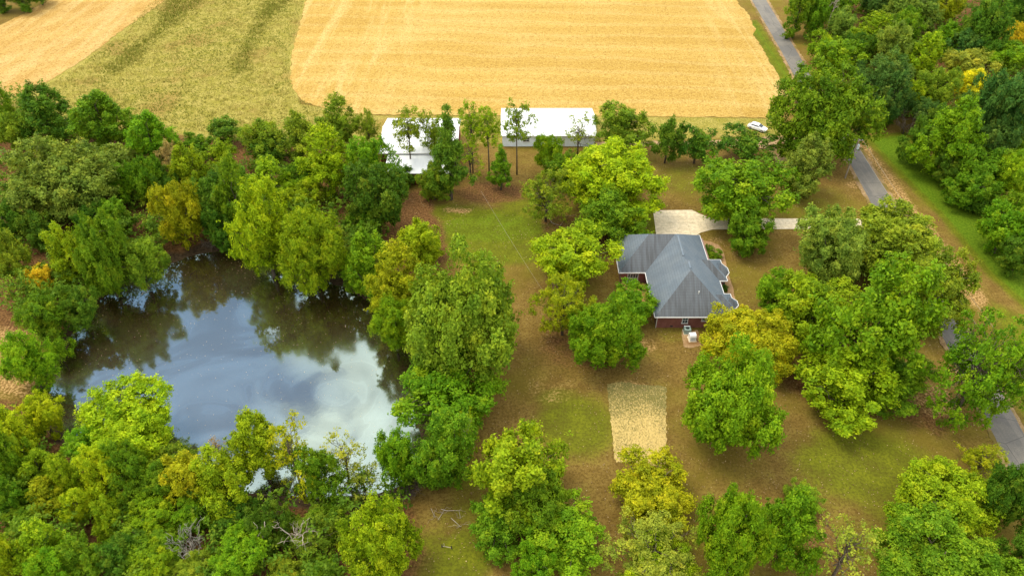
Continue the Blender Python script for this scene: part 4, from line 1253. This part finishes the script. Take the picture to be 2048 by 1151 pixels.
('broad','DG',1846,1912,206,286,'dark shaded tree left of the front bright green one',WR),
('broad','TE',1960,2040,220,320,'dark blue-green tree just below the very large one at the right edge',WR),
('broad','G',1668,1728,-50,20,'green tree on the top frame edge above the yellow-green upper tree',WR),
('broad','TE',1722,1792,-40,44,'dark blue-green tree on the top edge in the right wood',WR),
('broad','DG',1690,1750,60,130,'dark tree behind the knobbly light green one',WR),
('tall','G',1574,1624,-40,76,'mid green tree at the road edge, top left of the right wood',WR),
('broad','G',1602,1664,-20,74,'mid green tree at the top edge of the right wood beside the road',WR),
('small','YG',1622,1676,58,120,'yellowish small tree at the road edge of the right wood',WR),
('broad','GG',1652,1718,10,90,'grey-green tree below a pale dead branch in the right wood',WR),
('broad','G',1640,1712,-40,42,'green tree behind the pale dead branch, cut by the top edge',WR),
('maple','YG',1704,1788,28,116,'yellow-green tree in the upper middle of the right wood, left part',WR),
('broad','GG',1748,1828,46,150,'grey-green tree right of the upper yellow-green one',WR),
('oak','TE',1704,1830,98,240,'dark blue-green tree right of the big road tree',WR),
('broad','G',1780,1845,14,96,'mid green tree near the top middle of the right wood',WR),
('oak','GG',1770,1888,-40,70,'large grey-green tree on the top edge of the right wood',WR),
('maple','GO',1862,1928,-30,50,'golden-green tree on the top edge of the right wood',WR),
('maple','BG',1866,1928,40,114,'bright green tree below the golden one at the top of the right wood',WR),
('broad','TE',1896,1966,56,124,'dark blue-green tree left of the dark round one, upper right',WR),
('oak','DG',1926,2022,-12,120,'dark round tree near the top right corner',WR),
('broad','OR',2004,2070,44,112,'brownish orange tree at the right frame edge, upper right',WR),
('broad','DG',1996,2080,-40,60,'dark tree in the very top right corner',WR),
('maple','YG',1812,1884,62,160,'tall yellow-green tree in the middle of the right wood',WR),
('broad','LO',1884,1982,92,170,'pale olive tree left of the yellow one in the right wood',WR),
('broad','BG',1972,2068,78,142,'bright green tree at the right frame edge above the dark big one',WR),
('maple','YE',1908,1978,130,206,'bright yellow autumn tree, the only one in the right wood',WR),
('broad','OL',1836,1918,128,226,'olive tree left of the bright yellow autumn tree',WR),
('broad','YG',1792,1854,160,232,'yellow-green small tree above the fallen branches',WR),
('oak','TE',1942,2082,116,304,'very large dark blue-green tree at the right frame edge',WR),
('maple','BG',1842,1958,186,356,'bright green leafy tree at the front of the right wood',WR),
('broad','DG',1806,1874,236,330,'dark low tree right of the fallen branches',WR),
('broad','TE',1822,1886,196,262,'shaded dark tree behind the front bright green one',WR),
('maple','BG',2010,2076,240,326,'bright green tree at the right edge below the very large dark one',WR),
('broad','G',1918,2026,286,398,'mid green tree right of the front bright green tree',WR),
('broad','G',1900,1990,326,420,'mid green low tree at the foot of the right wood',WR),
('broad','YG',1982,2070,300,410,'yellow-green tree at the right frame edge, middle height',WR),
('shrub','DG',1922,1994,380,426,'dark shrub at the edge of the verge below the right wood',WR),
('broad','G',1986,2080,376,486,'green bushy tree at the right edge above the verge',WR),
('broad','BG',1958,2064,402,512,'bright green bushy tree reaching the verge on the right',WR),
('broad','DG',1998,2076,470,556,'dark bushy tree lowest on the verge at the right edge',WR),
]
for t_ in T:
    tree(*t_[:6], t_[6], t_[7])
# sapling with pale stem by the pond corner
tree('sparse', 'YG', 908, 958, 812, 905, 'pale-stemmed sapling with few leaves at the edge of the lower lawn', PD, pale=True)
tree('shrub', 'G', 1412, 1444, 497, 520, 'rounded clipped shrub in the bed by the house front', 'shrubs in the bed by the house')
tree('shrub', 'DG', 1404, 1424, 488, 504, 'dark low shrub behind the rounded one in the front bed', 'shrubs in the bed by the house')
tree('shrub', 'DG', 1440, 1456, 566, 584, 'dark low shrub between the two front bays of the house', 'shrubs in the bed by the house')

# dead trees, bare bush, brush
def bare(name, base, h, spread, label, m, n=7, seed=1, cat='dead tree', trunk=.16, tilt=(0, 0), sub_=4):
    g = np.random.default_rng(seed)
    r = empty(name, base); tag(r, label, cat)
    mb = MB()
    top_ = np.array([tilt[0], tilt[1], h])
    if trunk > .12:
        main = limb(mb, (0, 0, -.2), top_, trunk, trunk * .25, g, 6, .04, 6)
    for i in range(n):
        a = 6.283 * i / n + g.uniform(-.4, .4)
        if trunk > .12:
            s = np.array(main[g.integers(2, 5)])
        else: s = np.array([g.normal() * .25, g.normal() * .25, 0])
        e = np.array([math.cos(a) * spread * g.uniform(.5, 1), math.sin(a) * spread * g.uniform(.5, 1), h * g.uniform(.6, 1.05)]) + np.array([tilt[0], tilt[1], 0]) * .4
        lp = limb(mb, s, e, max(.035, trunk * .45), .018, g, 5, .09, 5)
        for _ in range(sub_):
            w_ = np.array(lp[g.integers(1, 5)]); e2 = w_ + unit(unit(e - s) + .8 * g.normal(size=3)) * spread * g.uniform(.25, .55)
            l2 = limb(mb, w_, e2, .03, .012, g, 3, .08, 4)
            e3 = np.array(l2[2]) + unit(g.normal(size=3) + np.array([0, 0, .6])) * spread * .2
            limb(mb, l2[2], e3, .018, .009, g, 2, .05, 4)
    rootpart(r, mb, 'branches', m, smooth=True)
    return r
bare('dead_tree', P(606, 1112), 6.5, 2.8, 'white dead tree with forked bare branches in the near wood', M['twig'], 6, 3, trunk=.15)
bare('dead_tree', P(528, 1120), 7.5, .8, 'pale broken dead trunk left of the forked white dead tree', M['twig'], 3, 4, trunk=.17, tilt=(1.5, .6), sub_=1)
bare('bare_bush', P(388, 1112), 5.0, 2.6, 'bare grey bush with fine twigs in the near wood', M['palebark'], 22, 5, 'bush', .06)
bare('bare_branch_pile', P(1806, 268), 5.0, 4.2, 'pile of bare fallen branches at the foot of the right wood', M['darktwig'], 14, 6, 'branch pile', .09)
bare('dead_tree', P(1650, 66), 12.5, 3.0, 'pale dead leafless branch rising from the top of the right wood', M['twig'], 5, 7, trunk=.2, tilt=(2.0, 0))
bare('brush_heap', P(812, 985), 1.3, 2.6, 'dark heap of cut brush at the near right corner of the pond', M['darktwig'], 34, 8, 'brush heap', .04)
bare('brush_heap', P(425, 492), 1.2, 2.4, 'dark driftwood heap on the muddy far bank of the pond', M['darktwig'], 16, 9, 'brush heap', .05)
def stick(pxs, rad, label, m, seed):
    g = np.random.default_rng(seed); r = empty('fallen_branch', P(*pxs[0])); tag(r, label, 'branch')
    mb = MB(); o = P(*pxs[0]); pts = [tuple(P(x, y) - o + Vector((0, 0, rad + .04 + .06 * g.random()))) for x, y in pxs]
    mb.tube(pts, [rad * (1 - .6 * i / len(pts)) for i in range(len(pts))], 6)
    for _ in range(5):
        w_ = np.array(pts[g.integers(1, len(pts))]); e = w_ + np.array([g.normal() * .8, g.normal() * .8, .15 + .3 * g.random()])
        limb(mb, w_, e, rad * .5, rad * .15, g, 3, .1, 5)
    rootpart(r, mb, 'branches', m, smooth=True)
stick([(1098, 436), (1104, 447), (1120, 452), (1136, 434)], .06, 'pale fallen branch on the lawn behind the yellow-green tree', M['twig'], 1)
stick([(882, 1018), (893, 1021), (918, 1021), (921, 1036)], .05, 'bent pale fallen branch on the lower lawn near the pyramid tree', M['twig'], 2)
stick([(862, 1016), (869, 1032)], .04, 'short pale stick left of the bent fallen branch', M['twig'], 3)
stick([(902, 1036), (921, 1053)], .045, 'straight pale stick below the bent fallen branch', M['twig'], 4)
stick([(876, 1040), (885, 1026), (890, 1018)], .035, 'curved thin stick between the pale sticks on the lower lawn', M['twig'], 5)
stick([(540, 980), (546, 995)], .07, 'pale snag standing out of the near waterline', M['twig'], 6)
stick([(284, 590), (290, 578), (296, 586)], .05, 'pale forked stick in the water by the far left shore', M['twig'], 7)
stick([(690, 998), (725, 984), (760, 990)], .06, 'whitish branch lying along the near waterline', M['twig'], 8)

# undergrowth of the woods, uncountable
def scatter(poly, step, g):
    lo, hi = poly.min(0), poly.max(0)
    n = int((hi[0] - lo[0]) * (hi[1] - lo[1]) / step ** 2)
    p = lo + g.random((n, 2)) * (hi - lo)
    p = p[inside(poly, p[:, 0], p[:, 1])]
    return p
g = np.random.default_rng(77)
RW2 = [(1572, -60), (1620, 120), (1705, 215), (1800, 240), (1865, 330), (1940, 410), (2060, 540), (2200, 600), (2200, -60)]
LW2 = [(-200, 250), (-40, 205), (60, 200), (150, 262), (320, 275), (420, 285), (560, 266), (690, 280), (790, 400), (740, 560), (560, 540), (470, 480), (300, 520), (170, 600), (95, 660), (-60, 600), (-200, 560)]
NW2 = [(-160, 830), (60, 850), (180, 910), (400, 975), (520, 1010), (660, 1030), (790, 1020), (800, 1170), (600, 1250), (-160, 1250)]
pts_ = [scatter(px_poly(LW2), 2.9, g), scatter(px_poly(NW2), 2.1, g), scatter(px_poly(RW2), 2.9, g)]
pp = np.concatenate(pts_)
pp = pp[sdist(POND, pp[:, 0], pp[:, 1]) > 2.6]
bank = []  # brush added along the shore to block sky reflections under the crowns
for i in range(len(POND)):
    if POND_PX[i][1] > 720 and POND_PX[i][0] < 700: continue
    p0, p1 = POND[i], POND[(i + 1) % len(POND)]; nn = int(np.hypot(*(p1 - p0)) / .9)
    for j in range(nn):
        e_ = (p1 - p0) / np.hypot(*(p1 - p0)); o_n = np.array([e_[1], -e_[0]])
        q_ = p0 + (p1 - p0) * (j + g.random()) / nn
        if sdist(POND, np.array([q_[0] + o_n[0]]), np.array([q_[1] + o_n[1]]))[0] < 0: o_n = -o_n
        if not (300 < POND_PX[i][0] < 500 and POND_PX[i][1] < 560): bank.append(q_ + o_n * g.uniform(.2, 3.2))
pp = np.concatenate([pp, np.array(bank)])
band = []  # taller understorey added behind the far shore, keeps sky out of the water
for poly_, reach in ((px_poly(LW2), 13.0),):
    c_ = scatter(poly_, 1.55, g); s_ = sdist(POND, c_[:, 0], c_[:, 1])
    mudx0, mudx1 = P(300, 530).x, P(470, 500).x
    keep = (s_ > np.where((c_[:, 0] > mudx0) & (c_[:, 0] < mudx1) & (c_[:, 1] > P(400, 545).y), 4.0, 1.6)) & (s_ < reach)
    band.append(c_[keep])
nb_ = len(pp); pp = np.concatenate([pp] + band)
rad = g.uniform(1.0, 2.5, len(pp)); rad[nb_:] = g.uniform(1.3, 2.4, len(pp) - nb_)
zz = rad * .75 + g.random(len(pp)) ** 2 * 2.2
s_ = sdist(POND, pp[:, 0], pp[:, 1])
zz[nb_:] = rad[nb_:] * .7 + g.random(len(pp) - nb_) * np.clip(s_[nb_:] * .75, .5, 4.5)
cent = np.stack([pp[:, 0], pp[:, 1], zz], 1)
v, f, tint, turn = leaves(cent, rad, np.tile([0, 0, 1.], (len(pp), 1)), np.ones(len(pp)) * 1.05, 120, .21, g, ccenter=np.array([0, 150., -400.]))
me = np_mesh('undergrowth', v, f, M['leaf'], dict(tint=tint, turn=turn), False, 'FACE')
ug = link(bpy.data.objects.new('undergrowth', me)); ug.color = (.105, .185, .011, 1)
tag(ug, 'low leafy undergrowth on the floor of the woods, with brush added by the pond', 'undergrowth', kind='stuff')

# meadow grass, taller weeds in two strips
def grass(name, pts, h, w, nb, g, turn_, label, tintf):
    n = len(pts); b0 = np.repeat(np.stack([pts[:, 0], pts[:, 1], np.zeros(n)], 1), nb, 0)
    m_ = len(b0)
    b0[:, :2] += g.normal(size=(m_, 2)) * w * 2.2
    a = g.uniform(0, 6.283, m_); hh = np.repeat(h, nb) * g.uniform(.6, 1.15, m_)
    s = np.stack([np.cos(a), np.sin(a), np.zeros(m_)], 1) * (w * g.uniform(.7, 1.3, m_))[:, None]
    ln = np.stack([g.normal(size=m_) * .35 + .2, g.normal(size=m_) * .35, np.ones(m_)], 1) * hh[:, None]
    v = np.stack([b0 - s, b0 + s, b0 + ln + s * .35, b0 + ln - s * .35], 1).reshape(-1, 3)
    f = np.arange(m_ * 4).reshape(-1, 4)
    ti = np.clip(np.repeat(tintf, nb) + g.normal(size=m_) * .12, 0, 1)
    me = np_mesh(name, v, f, M['grass'], dict(tint=ti, turn=np.full(m_, turn_)), False, 'FACE')
    o = link(bpy.data.objects.new(name, me)); tag(o, label, 'grass', kind='stuff'); return o
MEAD = px_poly([(345, -40), (625, -40), (608, 0), (580, 100), (578, 160), (590, 195), (640, 216), (755, 234), (755, 262), (480, 272), (300, 252), (60, 215), (92, 172), (155, 136), (250, 62)])
mp_ = scatter(MEAD, .62, g)
l1 = lump(mp_[:, 0], mp_[:, 1], 11, 7); l2 = lump(mp_[:, 0], mp_[:, 1], 12, 30)
tm_ = np.clip(.46 + .5 * l2 + .35 * l1, .05, 1)
def near_(x, y, rx, ry):
    c = P(x, y); wx = abs(P(x + rx, y).x - c.x); wy = abs(P(x, y - ry).y - c.y)
    return np.exp(-((mp_[:, 0] - c.x) / wx) ** 2 - ((mp_[:, 1] - c.y) / wy) ** 2)
for x, y, rx, ry, k_ in ((485, 215, 75, 26, .5), (430, 160, 40, 18, .4), (315, 95, 45, 14, .45), (545, 130, 30, 40, .35), (250, 150, 60, 14, .4),
                         (375, 140, 70, 40, -.30), (330, 205, 110, 30, -.28), (595, 100, 14, 90, -.5), (205, 100, 120, 10, -.3), (440, 60, 60, 40, -.12)):
    tm_ = tm_ + k_ * near_(x, y, rx, ry)
tm_ = np.clip(tm_, .02, 1)
grass('meadow_grass', mp_, .22 + .35 * np.clip(l1 + .35, 0, 1), .07, 3, g, 0.0, 'rough meadow grass between the two stubble fields', tm_)
S1 = px_poly([(350, -40), (440, -40), (415, 0), (370, 40), (310, 85), (290, 120), (230, 152), (185, 145), (225, 115), (300, 60)])
S2 = px_poly([(545, -40), (610, -40), (588, 0), (535, 60), (515, 95), (505, 140), (465, 160), (450, 130), (475, 95), (500, 45)])
for S, nm in ((S1, 'tall weeds in the left dark strip of the meadow'), (S2, 'tall weeds in the right dark strip of the meadow')):
    sp_ = scatter(S, .55, g); l = lump(sp_[:, 0], sp_[:, 1], 14, 8)
    d_ = np.clip(-sdist(S, sp_[:, 0], sp_[:, 1]) / 3, .25, 1)
    grass('tall_weeds', sp_, (.75 + .3 * l) * d_, .07, 3, g, .45, nm, np.clip(.30 + .35 * l, 0, 1))

# fallen leaves afloat
n = 700
lo, hi = POND.min(0), POND.max(0)
q = lo + g.random((n * 2, 2)) * (hi - lo); q = q[inside(POND, q[:, 0], q[:, 1])]
q = q[g.random(len(q)) < .35 + .65 * np.clip((q[:, 1] - lo[1]) / (hi[1] - lo[1]) * 1.4, 0, 1)]
m_ = len(q); a = g.uniform(0, 6.283, m_); L = g.uniform(.035, .085, m_)
c_ = np.stack([q[:, 0], q[:, 1], np.full(m_, WATER_Z + .012)], 1)
s1 = np.stack([np.cos(a), np.sin(a), 0 * a], 1) * L[:, None]; s2 = np.stack([-np.sin(a), np.cos(a), 0 * a], 1) * L[:, None] * .7
v = np.stack([c_ - s1, c_ - s2, c_ + s1, c_ + s2], 1).reshape(-1, 3)
me = np_mesh('floating_leaves', v, np.arange(m_ * 4).reshape(-1, 4), M['leaffleck'])
tag(link(bpy.data.objects.new('floating_leaves', me)), 'pale fallen leaves floating on the pond', 'leaves', kind='stuff')
# leaves dropped on the lawns
LAWN = px_poly([(800, 380), (1150, 440), (1300, 300), (1560, 310), (1720, 380), (1800, 560), (1960, 800), (2010, 930), (1800, 1160), (830, 1160), (940, 950), (1010, 780), (1040, 560), (880, 520)])
lp_ = scatter(LAWN, .62, g)
near_t = np.full(len(lp_), 1e9)
for o in bpy.data.objects:
    if o.type == 'EMPTY' and o.get('category') == 'tree': near_t = np.minimum(near_t, np.hypot(lp_[:, 0] - o.location.x, lp_[:, 1] - o.location.y))
lp_ = lp_[g.random(len(lp_)) < np.clip(1.15 - near_t / 15, .10, 1) * np.clip(.6 + lump(lp_[:, 0], lp_[:, 1], 31, 6) * 1.2, .1, 1)]
m_ = len(lp_); a = g.uniform(0, 6.283, m_); L = g.uniform(.05, .11, m_)
c_ = np.stack([lp_[:, 0], lp_[:, 1], np.full(m_, .10)], 1)
s1 = np.stack([np.cos(a), np.sin(a), g.normal(size=m_) * .3], 1) * L[:, None]; s2 = np.stack([-np.sin(a), np.cos(a), g.normal(size=m_) * .3], 1) * L[:, None] * .7
v = np.stack([c_ - s1, c_ - s2, c_ + s1, c_ + s2], 1).reshape(-1, 3)
ml, t, b_ = material('dropped_leaves')
t.links.new(mixc(t, attr(t, 'tint'), (.13, .065, .022), (.50, .36, .17)), b_.inputs['Base Color']); b_.inputs['Roughness'].default_value = .8
me = np_mesh('dropped_leaves', v, np.arange(m_ * 4).reshape(-1, 4), ml, dict(tint=g.random(m_) ** 1.3), False, 'FACE')
tag(link(bpy.data.objects.new('dropped_leaves', me)), 'dry leaves dropped on the lawns under the trees', 'leaves', kind='stuff')
